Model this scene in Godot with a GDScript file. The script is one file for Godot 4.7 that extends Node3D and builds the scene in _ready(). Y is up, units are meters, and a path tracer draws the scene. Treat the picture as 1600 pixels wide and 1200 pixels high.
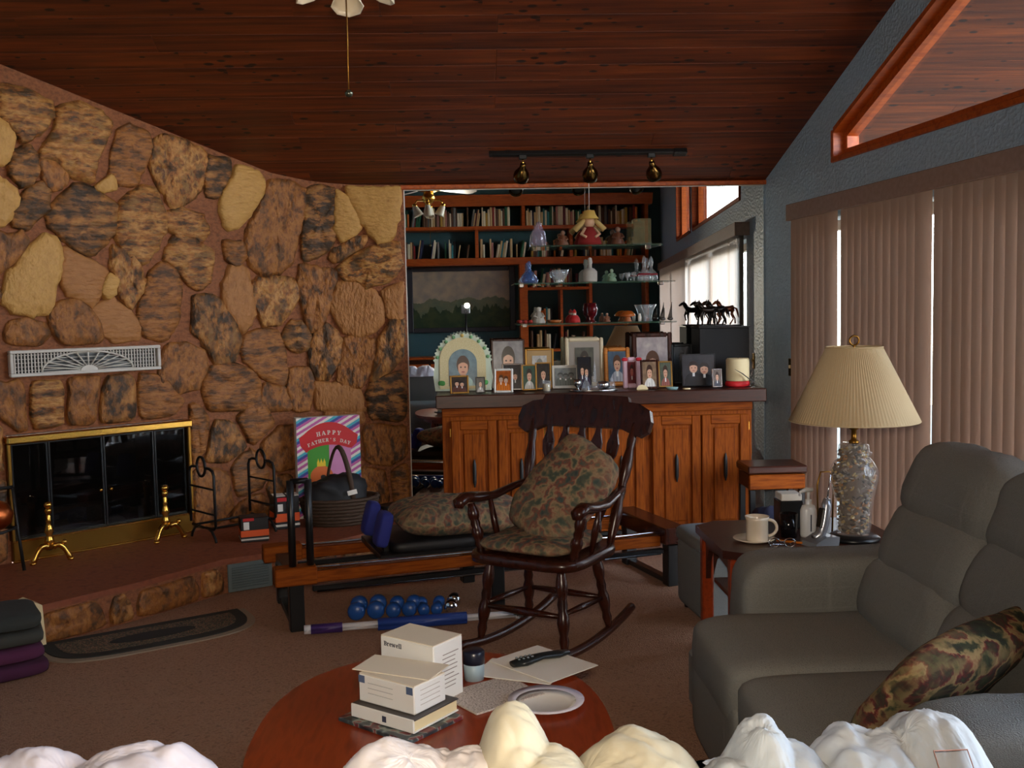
extends Node3D
# A family room photographed by flash: a stone corner fireplace, a bar with a mirrored wall, blinds and a sofa.

var rng := RandomNumberGenerator.new()
var taken := {}
var M := {}

const WALL_TURN := 6.0            # the window wall is not square to the mirror
const CORNER := Vector3(2.064, 0, -7.0)
const SLOPE := 0.41               # pitch of the ceiling
const CEIL0 := 2.37               # its height at the mirror
const RIDGE_Z := -1.5
const HEARTH := 0.19

func _ready():
	rng.seed = 20031026
	camera_and_light()
	materials()
	structure()
	stone_wall()
	window_wall()
	ceiling_planks()
	fireplace()
	hearth_things()
	bar_and_mirror()
	bar_things()
	shelf_things()
	ceiling_things()
	bookcase_wall()
	reformer_and_weights()
	rocking_chair()
	sofa_side()
	table_side()
	coffee_table()
	laundry()
	photographer_side()

# ------------------------------------------------------------------ camera, sky, flash, exposure
func camera_and_light():
	var cam := Camera3D.new()
	cam.name = "camera"
	cam.fov = rad_to_deg(2.0 * atan(600.0 / 1600.0))
	var a := deg_to_rad(2.5)
	var p := deg_to_rad(4.1)
	var r := deg_to_rad(1.15)
	var f0 := Vector3(sin(a), 0, -cos(a))
	var r0 := Vector3(cos(a), 0, sin(a))
	var fw := f0 * cos(p) - Vector3.UP * sin(p)
	var u0 := Vector3.UP * cos(p) + f0 * sin(p)
	cam.transform = Transform3D(Basis(r0 * cos(r) - u0 * sin(r), u0 * cos(r) + r0 * sin(r), -fw), Vector3(0, 1.52, 0))
	add_child(cam)
	cam.current = true
	var env := Environment.new()
	env.background_mode = Environment.BG_SKY
	var sky := Sky.new()
	var sm := ProceduralSkyMaterial.new()
	sm.sky_top_color = Color(0.62, 0.70, 0.80)
	sm.sky_horizon_color = Color(0.86, 0.87, 0.86)
	sm.ground_bottom_color = Color(0.42, 0.40, 0.36)
	sm.ground_horizon_color = Color(0.80, 0.80, 0.77)
	sm.sun_angle_max = 0.0
	sm.energy_multiplier = 26.0
	sky.sky_material = sm
	env.sky = sky
	env.ambient_light_source = Environment.AMBIENT_SOURCE_SKY
	env.tonemap_mode = Environment.TONE_MAPPER_LINEAR
	env.tonemap_exposure = 1.0
	env.sdfgi_enabled = true
	env.ssao_enabled = true
	env.ssil_enabled = true
	var we := WorldEnvironment.new()
	we.name = "world"
	we.environment = env
	add_child(we)
	# the flash of the camera, just above its lens, throwing its cone forward
	var fl := SpotLight3D.new()
	fl.name = "flash_light"
	fl.position = Vector3(0.02, 1.60, -0.05)
	fl.rotation_degrees = Vector3(0.0, 3.0, 0)
	fl.spot_angle = 45.0
	fl.spot_angle_attenuation = 1.0
	fl.light_color = Color(1.0, 0.93, 0.84)
	fl.light_energy = 6.6
	fl.spot_range = 40.0
	fl.spot_attenuation = 2.0
	fl.light_size = 0.03
	fl.shadow_enabled = true
	add_child(fl)

# ------------------------------------------------------------------ naming
func numbered(n: String) -> String:
	if not taken.has(n):
		taken[n] = 0
		return n
	taken[n] += 1
	return "%s_%03d" % [n, taken[n]]

func tag(o: Node3D, label: String, category := "", group := "", kind := ""):
	if label: o.set_meta("label", label)
	if category: o.set_meta("category", category)
	if group: o.set_meta("group", group)
	if kind: o.set_meta("kind", kind)
	return o

func thing(called: String, label: String, category: String, at := Vector3.ZERO, turn := 0.0, group := "") -> Node3D:
	var o := Node3D.new()
	o.name = numbered(called)
	o.position = at
	o.rotation.y = turn
	add_child(o)
	tag(o, label, category, group)
	return o

# one named mesh: a part of parent, or a top-level object when parent is this node
func obj(called: String, shape, m: Material, parent: Node = self, at := Vector3.ZERO, rot := Vector3.ZERO) -> MeshInstance3D:
	var o := MeshInstance3D.new()
	var mesh: Mesh
	if shape is SurfaceTool:
		shape.generate_normals()
		mesh = shape.commit()
	else:
		mesh = shape
	o.mesh = mesh
	o.material_override = m
	o.position = at
	o.rotation = rot
	if parent == self:
		o.name = numbered(called)
	else:
		var n := called
		var k := 0
		while parent.has_node(n):
			k += 1
			n = "%s_%03d" % [called, k]
		o.name = n
	parent.add_child(o, true)
	return o

func one(called: String, shape, m: Material, label: String, category: String, at := Vector3.ZERO, rot := Vector3.ZERO, group := "") -> MeshInstance3D:
	var o = obj(called, shape, m, self, at, rot)
	tag(o, label, category, group)
	return o

func struct(called: String, shape, m: Material, label: String, category := "", at := Vector3.ZERO, rot := Vector3.ZERO) -> MeshInstance3D:
	var o = obj(called, shape, m, self, at, rot)
	tag(o, label, category if category else "wall", "", "structure")
	return o

func mesh_of(st: SurfaceTool) -> ArrayMesh:
	st.generate_normals()
	return st.commit()

# ------------------------------------------------------------------ shapes
func tool(smooth := false) -> SurfaceTool:
	var st := SurfaceTool.new()
	st.begin(Mesh.PRIMITIVE_TRIANGLES)
	st.set_smooth_group(0 if smooth else -1)
	return st

func tri(st: SurfaceTool, a: Vector3, b: Vector3, c: Vector3):
	st.add_vertex(a); st.add_vertex(b); st.add_vertex(c)

# a triangle turned so that it faces away from the point o
func tri_out(st: SurfaceTool, a: Vector3, b: Vector3, c: Vector3, o: Vector3):
	if (c - a).cross(b - a).dot((a + b + c) / 3.0 - o) < 0.0:
		tri(st, a, c, b)
	else:
		tri(st, a, b, c)

func quad(st: SurfaceTool, a: Vector3, b: Vector3, c: Vector3, d: Vector3):
	tri(st, a, b, c); tri(st, a, c, d)

func quad_uv(st: SurfaceTool, p: Array, uv: Array):
	for i in [0, 1, 2, 0, 2, 3]:
		st.set_uv(uv[i]); st.add_vertex(p[i])

# a box with chamfered edges
func box(st: SurfaceTool, c: Vector3, s: Vector3, bev := 0.0, bs := Basis()):
	var h := s * 0.5
	var b: float = min(bev, min(h.x, min(h.y, h.z)) * 0.95)
	var v := {}
	for sx in [-1, 1]:
		for sy in [-1, 1]:
			for sz in [-1, 1]:
				var sg := Vector3(sx, sy, sz)
				for ax in 3:
					var q := h - Vector3(b, b, b)
					q[ax] = h[ax]
					v[[sx, sy, sz, ax]] = c + bs * (q * sg)
	for ax in 3:
		var i := (ax + 1) % 3
		var j := (ax + 2) % 3
		for sg in [-1, 1]:
			var k := []
			for pq in [[-1, -1], [1, -1], [1, 1], [-1, 1]]:
				var key := [0, 0, 0, ax]
				key[ax] = sg; key[i] = pq[0]; key[j] = pq[1]
				k.append(v[key])
			tri_out(st, k[0], k[1], k[2], c); tri_out(st, k[0], k[2], k[3], c)
	if b <= 0.0: return
	for ax in 3:
		var i := (ax + 1) % 3
		var j := (ax + 2) % 3
		for si in [-1, 1]:
			for sj in [-1, 1]:
				var k := []
				for t in [[-1, i], [1, i], [1, j], [-1, j]]:
					var key := [0, 0, 0, t[1]]
					key[ax] = t[0]; key[i] = si; key[j] = sj
					k.append(v[key])
				tri_out(st, k[0], k[1], k[2], c); tri_out(st, k[0], k[2], k[3], c)
	for sx in [-1, 1]:
		for sy in [-1, 1]:
			for sz in [-1, 1]:
				tri_out(st, v[[sx, sy, sz, 0]], v[[sx, sy, sz, 1]], v[[sx, sy, sz, 2]], c)

func box_tool(c: Vector3, s: Vector3, bev := 0.0, bs := Basis()) -> SurfaceTool:
	var st := tool()
	box(st, c, s, bev, bs)
	return st

# a round bar along points, with one radius or one for each point
func tube(st: SurfaceTool, pts: Array, rad, seg := 10, closed := false, flat_y := 1.0):
	var n := pts.size()
	var rings := []
	var up := Vector3.UP
	for i in n:
		var d: Vector3
		if closed:
			d = pts[(i + 1) % n] - pts[(i + n - 1) % n]
		else:
			d = pts[min(i + 1, n - 1)] - pts[max(i - 1, 0)]
		d = d.normalized()
		if i == 0:
			up = Vector3.UP if abs(d.y) < 0.9 else Vector3.FORWARD
		var x := d.cross(up).normalized()
		up = x.cross(d).normalized()
		var rr: float = rad[i] if rad is Array else rad
		var ring := []
		for k in seg:
			var t := TAU * k / seg
			ring.append(pts[i] + x * cos(t) * rr + up * sin(t) * rr * flat_y)
		rings.append(ring)
	for i in (n if closed else n - 1):
		var r0: Array = rings[i]
		var r1: Array = rings[(i + 1) % n]
		var o: Vector3 = (pts[i] + pts[(i + 1) % n]) * 0.5
		for k in seg:
			var k2 := (k + 1) % seg
			tri_out(st, r0[k], r0[k2], r1[k2], o); tri_out(st, r0[k], r1[k2], r1[k], o)
	if not closed:
		for e in [0, n - 1]:
			var o: Vector3 = pts[1] if e == 0 else pts[n - 2]
			for k in range(1, seg - 1):
				tri_out(st, rings[e][0], rings[e][k], rings[e][k + 1], o)

func tube_tool(pts: Array, rad, seg := 10, closed := false, flat_y := 1.0) -> SurfaceTool:
	var st := tool(true)
	tube(st, pts, rad, seg, closed, flat_y)
	return st

# a turned profile [[radius, height], ...] about the y axis at c, laid along basis bs
func lathe(st: SurfaceTool, prof: Array, seg := 20, c := Vector3.ZERO, bs := Basis(), sx := 1.0, sz := 1.0):
	var n := prof.size()
	for i in n - 1:
		var p0 = prof[i]
		var p1 = prof[i + 1]
		for k in seg:
			var t0 := TAU * k / seg
			var t1 := TAU * (k + 1) / seg
			var a := c + bs * Vector3(p0[0] * cos(t0) * sx, p0[1], p0[0] * sin(t0) * sz)
			var b := c + bs * Vector3(p0[0] * cos(t1) * sx, p0[1], p0[0] * sin(t1) * sz)
			var d := c + bs * Vector3(p1[0] * cos(t0) * sx, p1[1], p1[0] * sin(t0) * sz)
			var e := c + bs * Vector3(p1[0] * cos(t1) * sx, p1[1], p1[0] * sin(t1) * sz)
			if p0[0] > 1e-5: tri(st, a, e, b)
			if p1[0] > 1e-5: tri(st, a, d, e)

func lathe_tool(prof: Array, seg := 20, c := Vector3.ZERO, bs := Basis(), sx := 1.0, sz := 1.0) -> SurfaceTool:
	var st := tool(true)
	lathe(st, prof, seg, c, bs, sx, sz)
	return st

# a flat outline (x, y) given thickness along z, centred on z = 0
func prism(st: SurfaceTool, poly: PackedVector2Array, depth: float, tr := Transform3D(), with_uv := Rect2()):
	var ids := Geometry2D.triangulate_polygon(poly)
	var h := depth * 0.5
	var use_uv := with_uv.size.x > 0.0
	for i in range(0, ids.size(), 3):
		for side in [1, -1]:
			var o := [ids[i], ids[i + 1], ids[i + 2]]
			var a := poly[o[0]]; var b := poly[o[1]]; var c := poly[o[2]]
			var cw := (b - a).cross(c - a) < 0.0
			if cw != (side == 1): o = [o[0], o[2], o[1]]
			for q in o:
				if use_uv: st.set_uv(Vector2((poly[q].x - with_uv.position.x) / with_uv.size.x, 1.0 - (poly[q].y - with_uv.position.y) / with_uv.size.y))
				st.add_vertex(tr * Vector3(poly[q].x, poly[q].y, h * side))
	var n := poly.size()
	var area := 0.0
	for i in n: area += poly[i].cross(poly[(i + 1) % n])
	for i in n:
		var a := poly[i]
		var b := poly[(i + 1) % n]
		if area < 0.0:
			var t := a; a = b; b = t
		if use_uv: st.set_uv(Vector2(0.01, 0.01))
		quad(st, tr * Vector3(a.x, a.y, h), tr * Vector3(a.x, a.y, -h), tr * Vector3(b.x, b.y, -h), tr * Vector3(b.x, b.y, h))

func prism_tool(poly: PackedVector2Array, depth: float, tr := Transform3D(), with_uv := Rect2()) -> SurfaceTool:
	var st := tool()
	prism(st, poly, depth, tr, with_uv)
	return st

# a stuffed, rounded block: superellipsoid of full size s; low e is boxy; wob adds soft lumps
func puff(st: SurfaceTool, c: Vector3, s: Vector3, e1 := 0.5, e2 := 0.5, bs := Basis(), nu := 28, nv := 18, wob := 0.0, sd := 1, freq := 6.0):
	var nz := FastNoiseLite.new()
	nz.seed = sd
	nz.frequency = freq
	var g := []
	for j in nv + 1:
		var ph := -PI / 2 + PI * j / nv
		var row := []
		for i in nu:
			var th := TAU * i / nu
			var cp: float = pow(abs(cos(ph)), e1) * sign(cos(ph))
			var sp: float = pow(abs(sin(ph)), e1) * sign(sin(ph))
			var q := Vector3(cp * pow(abs(cos(th)), e2) * sign(cos(th)), sp, cp * pow(abs(sin(th)), e2) * sign(sin(th))) * s * 0.5
			if j == 0 or j == nv: q = Vector3(0, s.y * 0.5 * (-1 if j == 0 else 1), 0)
			if wob > 0.0: q += q.normalized() * nz.get_noise_3dv(q) * wob
			row.append(c + bs * q)
		g.append(row)
	for j in nv:
		for i in nu:
			var i2 := (i + 1) % nu
			if j > 0: tri(st, g[j][i], g[j + 1][i2], g[j][i2])
			if j < nv - 1: tri(st, g[j][i], g[j + 1][i], g[j + 1][i2])

func puff_tool(c: Vector3, s: Vector3, e1 := 0.5, e2 := 0.5, bs := Basis(), nu := 28, nv := 18, wob := 0.0, sd := 1, freq := 6.0) -> SurfaceTool:
	var st := tool(true)
	puff(st, c, s, e1, e2, bs, nu, nv, wob, sd, freq)
	return st

func pv(a: Array) -> PackedVector2Array:
	var o := PackedVector2Array()
	for i in range(0, a.size(), 2): o.append(Vector2(a[i], a[i + 1]))
	return o

func rot_y(deg: float) -> Basis: return Basis(Vector3.UP, deg_to_rad(deg))

# ------------------------------------------------------------------ materials
func mat(c: Color, rough := 0.8, metal := 0.0) -> StandardMaterial3D:
	var m := StandardMaterial3D.new()
	m.albedo_color = c
	m.roughness = rough
	m.metallic = metal
	return m

func ramp(stops: Array) -> Gradient:
	var g := Gradient.new()
	var off := PackedFloat32Array()
	var col := PackedColorArray()
	for s in stops:
		off.append(s[0]); col.append(s[1])
	g.offsets = off
	g.colors = col
	return g

func noise_tex(sd: int, freq: float, stops: Array, type := FastNoiseLite.TYPE_SIMPLEX_SMOOTH, octaves := 4, size := 512, warp := 0.0) -> NoiseTexture2D:
	var n := FastNoiseLite.new()
	n.seed = sd
	n.noise_type = type
	n.frequency = freq
	n.fractal_octaves = octaves
	if octaves > 6: n.fractal_gain = 0.62
	if warp > 0.0:
		n.domain_warp_enabled = true
		n.domain_warp_amplitude = warp
		n.domain_warp_frequency = freq * 1.3
	var t := NoiseTexture2D.new()
	t.width = size
	t.height = size
	t.seamless = true
	t.noise = n
	t.color_ramp = ramp(stops)
	return t

func tri_mat(t: Texture2D, sc: Vector3, rough := 0.8, world := false) -> StandardMaterial3D:
	var m := mat(Color.WHITE, rough)
	m.albedo_texture = t
	m.uv1_triplanar = true
	m.uv1_world_triplanar = world
	m.uv1_scale = sc
	return m

func tex_mat(t: Texture2D, rough := 0.8) -> StandardMaterial3D:
	var m := mat(Color.WHITE, rough)
	m.albedo_texture = t
	return m

func bump(m: StandardMaterial3D, t: Texture2D, cm: float):
	m.heightmap_enabled = true
	m.heightmap_texture = t
	m.heightmap_scale = cm
	return m

func glass(c: Color, alpha := 0.12) -> StandardMaterial3D:
	var m := mat(Color(c.r, c.g, c.b, alpha), 0.02)
	m.transparency = BaseMaterial3D.TRANSPARENCY_ALPHA
	m.metallic_specular = 0.5
	return m

func materials():
	var C := func(r, g, b): return Color8(r, g, b)
	# woods: one even noise, drawn out along the grain by the mapping
	var oak := noise_tex(3, 0.012, [[0.0, C.call(84, 34, 4)], [0.4, C.call(128, 60, 9)], [0.62, C.call(142, 70, 12)], [1.0, C.call(100, 43, 5)]], FastNoiseLite.TYPE_SIMPLEX_SMOOTH, 5)
	M.oak_v = tri_mat(oak, Vector3(6, 0.55, 6), 0.6)
	M.oak_h = tri_mat(oak, Vector3(0.55, 6, 6), 0.6)
	M.oak_v.metallic_specular = 0.25
	M.oak_h.metallic_specular = 0.25
	var dark := noise_tex(5, 0.01, [[0.0, C.call(36, 14, 8)], [0.5, C.call(62, 27, 16)], [1.0, C.call(46, 18, 10)]])
	M.dark_wood = tri_mat(dark, Vector3(2.5, 1.0, 2.5), 0.26)
	M.dark_wood_h = tri_mat(dark, Vector3(0.6, 5, 5), 0.3)
	var cherry := noise_tex(6, 0.01, [[0.0, C.call(104, 34, 10)], [0.5, C.call(146, 56, 20)], [1.0, C.call(122, 44, 14)]])
	M.cherry = tri_mat(cherry, Vector3(4, 4, 0.7), 0.28)
	var red := noise_tex(7, 0.012, [[0.0, C.call(144, 56, 12)], [0.5, C.call(192, 90, 26)], [1.0, C.call(164, 70, 18)]])
	M.case_wood = tri_mat(red, Vector3(0.6, 5, 5), 0.4)
	M.trim_wood = tri_mat(red, Vector3(3, 3, 0.5), 0.45)
	var honey := noise_tex(8, 0.012, [[0.0, C.call(150, 84, 26)], [0.5, C.call(196, 122, 48)], [1.0, C.call(170, 98, 34)]])
	M.honey = tri_mat(honey, Vector3(0.6, 6, 6), 0.4)
	M.end_grain = tri_mat(honey, Vector3(4, 4, 4), 0.5)
	M.soffit = tri_mat(honey, Vector3(0.5, 5, 5), 0.6)
	# stone and mortar
	var black := C.call(44, 32, 18)
	var rust := C.call(150, 88, 36)
	var tan := C.call(196, 146, 80)
	var tn := FastNoiseLite.TYPE_SIMPLEX_SMOOTH
	var relief := noise_tex(21, 0.03, [[0.0, Color.BLACK], [1.0, Color.WHITE]], tn, 5)
	M.stone = []
	var stops := [
		[[0.0, C.call(146, 98, 46)], [0.16, C.call(184, 136, 72)], [0.6, C.call(202, 154, 84)], [1.0, C.call(176, 126, 64)]],
		[[0.0, C.call(116, 72, 36)], [0.3, C.call(158, 104, 54)], [0.7, C.call(174, 118, 64)], [1.0, C.call(148, 94, 48)]],
		[[0.0, black], [0.34, C.call(78, 50, 26)], [0.44, C.call(136, 82, 36)], [0.66, C.call(172, 112, 52)], [0.8, C.call(120, 72, 34)], [1.0, C.call(70, 44, 24)]],
		[[0.0, black], [0.36, C.call(72, 50, 28)], [0.46, rust], [0.66, tan], [0.82, C.call(120, 74, 40)], [1.0, black]],
		[[0.0, black], [0.40, C.call(60, 43, 25)], [0.5, C.call(96, 62, 30)], [0.6, C.call(160, 102, 48)], [1.0, tan]]]
	for i in 5:
		for k in 2:
			var m := tri_mat(noise_tex(30 + i * 3 + k, 0.010 if i > 1 else 0.02, stops[i], tn, 7, 512, 16.0 if i > 1 else 0.0), Vector3(2.4, 1.2, 2.4) if k == 0 else Vector3(1.1, 2.3, 1.1), 0.62)
			bump(m, relief, 0.9)
			M.stone.append(m)
	M.mortar = tri_mat(noise_tex(60, 0.03, [[0.0, C.call(84, 50, 32)], [0.4, C.call(128, 78, 50)], [0.6, C.call(150, 94, 60)], [1.0, C.call(112, 66, 42)]]), Vector3(2, 2, 2), 0.85)
	bump(M.mortar, relief, 0.5)
	M.hearth_top = tri_mat(noise_tex(61, 0.02, [[0.0, C.call(108, 52, 30)], [0.5, C.call(142, 76, 46)], [1.0, C.call(122, 62, 38)]]), Vector3(1.4, 1.4, 1.4), 0.6)
	# soft goods
	M.carpet = tri_mat(noise_tex(70, 0.06, [[0.0, C.call(124, 88, 66)], [0.5, C.call(170, 128, 100)], [1.0, C.call(144, 104, 80)]], tn, 6), Vector3(1.1, 1.1, 1.1), 0.98, true)
	bump(M.carpet, noise_tex(71, 0.2, [[0.0, Color.BLACK], [1.0, Color.WHITE]], tn, 3), 0.6)
	M.carpet.rim_enabled = false
	var weave := noise_tex(72, 0.09, [[0.0, C.call(104, 104, 100)], [0.5, C.call(140, 139, 133)], [1.0, C.call(118, 118, 112)]], tn, 4)
	M.sofa = tri_mat(weave, Vector3(3, 14, 3), 0.95)
	bump(M.sofa, noise_tex(73, 0.12, [[0.0, Color.BLACK], [1.0, Color.WHITE]], tn, 3), 0.25)
	M.ottoman = tri_mat(weave, Vector3(5, 5, 5), 0.95)
	M.ottoman.albedo_color = Color(0.86, 0.9, 0.95)
	M.floral = tri_mat(noise_tex(74, 0.03, [[0.0, C.call(46, 56, 52)], [0.30, C.call(70, 84, 70)], [0.40, C.call(132, 112, 82)], [0.50, C.call(156, 132, 98)], [0.57, C.call(140, 96, 74)], [0.63, C.call(120, 62, 52)], [0.70, C.call(96, 84, 70)], [0.80, C.call(62, 78, 72)], [1.0, C.call(44, 52, 60)]], tn, 5, 512, 0.0), Vector3(0.8, 0.8, 0.8), 0.9)
	M.tapestry = tri_mat(noise_tex(75, 0.014, [[0.0, C.call(26, 24, 22)], [0.34, C.call(44, 54, 36)], [0.44, C.call(150, 128, 84)], [0.54, C.call(168, 144, 98)], [0.6, C.call(112, 36, 34)], [0.68, C.call(60, 40, 34)], [0.8, C.call(66, 76, 44)], [1.0, C.call(30, 26, 26)]], tn, 3, 512, 30.0), Vector3(1.3, 1.3, 1.3), 0.95)
	# walls and blinds
	M.blue = tri_mat(noise_tex(80, 0.03, [[0.0, C.call(162, 188, 208)], [1.0, C.call(176, 202, 220)]]), Vector3(1, 1, 1), 0.45, true)
	bump(M.blue, noise_tex(81, 0.07, [[0.0, Color.BLACK], [0.5, Color(0.4, 0.4, 0.4)], [1.0, Color.WHITE]], tn, 2), 0.5)
	M.back_blue = mat(C.call(66, 104, 112), 0.7)
	M.slat = mat(C.call(168, 140, 122), 0.55)
	M.slat.backlight_enabled = true
	M.slat.backlight = Color(0.10, 0.09, 0.08)
	M.valance = tri_mat(noise_tex(82, 0.05, [[0.0, C.call(146, 120, 106)], [1.0, C.call(166, 140, 126)]]), Vector3(1, 1, 1), 0.6)
	M.patio = tri_mat(noise_tex(83, 0.02, [[0.0, C.call(66, 66, 54)], [1.0, C.call(82, 80, 66)]]), Vector3(0.6, 0.6, 0.6), 0.9)
	# metals, glass, paints
	M.brass = mat(C.call(226, 176, 84), 0.22, 1.0)
	M.old_brass = mat(C.call(150, 108, 46), 0.34, 1.0)
	M.chrome = mat(C.call(225, 226, 228), 0.12, 1.0)
	M.iron = mat(C.call(26, 24, 24), 0.5, 0.2)
	M.black = mat(C.call(16, 16, 17), 0.35)
	M.soot = tri_mat(noise_tex(84, 0.03, [[0.0, C.call(12, 11, 10)], [1.0, C.call(30, 26, 24)]]), Vector3(2, 2, 2), 0.95)
	M.mirror = mat(C.call(232, 238, 236), 0.0, 1.0)
	M.pane = glass(Color(0.3, 0.34, 0.34), 0.04)
	M.door_glass = glass(Color(0.05, 0.045, 0.04), 0.55)
	M.shelf_glass = glass(Color(0.35, 0.5, 0.42), 0.25)
	M.crystal = glass(Color(0.85, 0.88, 0.92), 0.16)
	M.white = mat(C.call(228, 226, 220), 0.6)
	M.paper = mat(C.call(224, 218, 206), 0.85)
	M.cream = mat(C.call(226, 206, 160), 0.7)
	M.copper = mat(C.call(196, 104, 56), 0.35, 1.0)
	M.grille = mat(C.call(206, 200, 190), 0.5)

# ------------------------------------------------------------------ the room
func ceil_y(z: float) -> float:
	return CEIL0 + SLOPE * (z + 7.0) if z <= RIDGE_Z else CEIL0 + SLOPE * (RIDGE_Z + 7.0) - SLOPE * (z - RIDGE_Z)

func flat_tr(y: float) -> Transform3D:   # outline (x, -z), thickness along y
	return Transform3D(Basis(Vector3(1, 0, 0), Vector3(0, 0, -1), Vector3(0, 1, 0)), Vector3(0, y, 0))

func wall_tr() -> Transform3D:           # x along the window wall towards the camera, y up, z into the room
	var t := deg_to_rad(WALL_TURN)
	return Transform3D(Basis(Vector3(sin(t), 0, cos(t)), Vector3.UP, Vector3(-cos(t), 0, sin(t))), CORNER)

func structure():
	var t := tan(deg_to_rad(WALL_TURN))
	var xr := func(z): return 2.064 + (z + 7.0) * t
	struct("floor", prism_tool(pv([-4.0, 7.3, xr.call(-7.3) + 0.08, 7.3, xr.call(1.45) + 0.08, -1.45, -4.0, -1.45]), 0.12, flat_tr(-0.06)), M.carpet, "mauve brown wall to wall carpet across the room", "floor")
	struct("ground_outside", prism_tool(pv([xr.call(-16.0) + 0.1, 16.0, 16.0, 16.0, 16.0, -10.0, xr.call(10.0) + 0.1, -10.0]), 0.1, flat_tr(-0.17)), M.patio, "dull paved ground outside the blinds", "patio")
	struct("wall_back", box_tool(Vector3(0.75, 1.17, -7.09), Vector3(3.0, 2.34, 0.15)), M.blue, "blue grey wall that carries the mirror behind the bar")
	struct("wall_front", box_tool(Vector3(-0.35, 1.76, 1.38), Vector3(6.8, 3.5, 0.15)), M.back_blue, "dark blue green wall behind the tall bookcase")
	var zx := Transform3D(Basis(Vector3(0, 0, 1), Vector3.UP, Vector3(-1, 0, 0)), Vector3(-3.68, 0, 0))
	struct("wall_left", prism_tool(pv([-4.75, 0, 1.45, 0, 1.45, ceil_y(1.45), RIDGE_Z, ceil_y(RIDGE_Z), -4.75, ceil_y(-4.75)]), 0.15, zx), M.blue, "blue grey end wall beyond the fireplace corner")

# plan of the stone wall, from the mirror's edge leftwards
const PATH := [Vector2(-0.40, -6.985), Vector2(-0.70, -6.98), Vector2(-0.88, -6.955), Vector2(-1.02, -6.92), Vector2(-1.14, -6.87), Vector2(-1.26, -6.81), Vector2(-3.64, -4.667)]

func path_at(s: float) -> Vector2:
	for i in PATH.size() - 1:
		var l: float = PATH[i].distance_to(PATH[i + 1])
		if s <= l or i == PATH.size() - 2:
			return PATH[i] + (PATH[i + 1] - PATH[i]) * (s / l)
		s -= l
	return PATH[-1]

func wall_pt(s: float, y: float, d: float) -> Vector3:
	var p := path_at(s)
	var e := (path_at(s + 0.08) - path_at(s - 0.08)).normalized()
	var n := Vector3(-e.y, 0, e.x)
	if n.z < 0: n = -n
	return Vector3(p.x, y, p.y) + n * d

func stone_top(s: float) -> float: return ceil_y(path_at(s).y)

func clip_half(poly: PackedVector2Array, o: Vector2, n: Vector2) -> PackedVector2Array:  # keeps the side n points away from
	var out := PackedVector2Array()
	for i in poly.size():
		var a := poly[i]
		var b := poly[(i + 1) % poly.size()]
		var da := (a - o).dot(n)
		var db := (b - o).dot(n)
		if da <= 0.0: out.append(a)
		if (da < 0.0) != (db < 0.0) and abs(da - db) > 1e-9: out.append(a + (b - a) * (da / (da - db)))
	return out

func soften(poly: PackedVector2Array, k := 0.22) -> PackedVector2Array:
	var out := PackedVector2Array()
	for i in poly.size():
		var a := poly[i]
		var b := poly[(i + 1) % poly.size()]
		out.append(a.lerp(b, k)); out.append(a.lerp(b, 1.0 - k))
	return out

const FIRE := Rect2(1.535, 0.0, 1.058, 0.895)     # the fireplace and the grille, in wall coordinates
const VENT := Rect2(1.708, 1.212, 0.856, 0.145)

func stone_mesh(poly: PackedVector2Array, place: Callable, high: float, rough: float, nz: FastNoiseLite) -> ArrayMesh:
	var c := Vector2.ZERO
	for p in poly: c += p
	c /= poly.size()
	var st := tool(true)
	var rings := []
	var hs := [[1.0, -0.012], [0.985, high * 0.55], [0.9, high * 0.9], [0.62, high * 1.0], [0.3, high * 1.05]]
	for h in hs:
		var ring := []
		for p in poly:
			var q: Vector2 = c + (p - c) * h[0]
			var lift: float = h[1]
			if h[1] > 0.0:
				lift += nz.get_noise_2d(q.x * 100.0, q.y * 100.0) * rough
				lift = max(lift, 0.004)
			ring.append(place.call(q.x, q.y, lift))
		rings.append(ring)
	var top: Vector3 = place.call(c.x, c.y, high + nz.get_noise_2d(c.x * 100.0, c.y * 100.0) * rough)
	var n := poly.size()
	var deep: Vector3 = place.call(c.x, c.y, -0.5)
	for i in n:
		var j := (i + 1) % n
		for k in rings.size() - 1:
			tri_out(st, rings[k][i], rings[k][j], rings[k + 1][j], deep)
			tri_out(st, rings[k][i], rings[k + 1][j], rings[k + 1][i], deep)
		tri_out(st, rings[-1][i], rings[-1][j], top, deep)
	return mesh_of(st)

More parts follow.
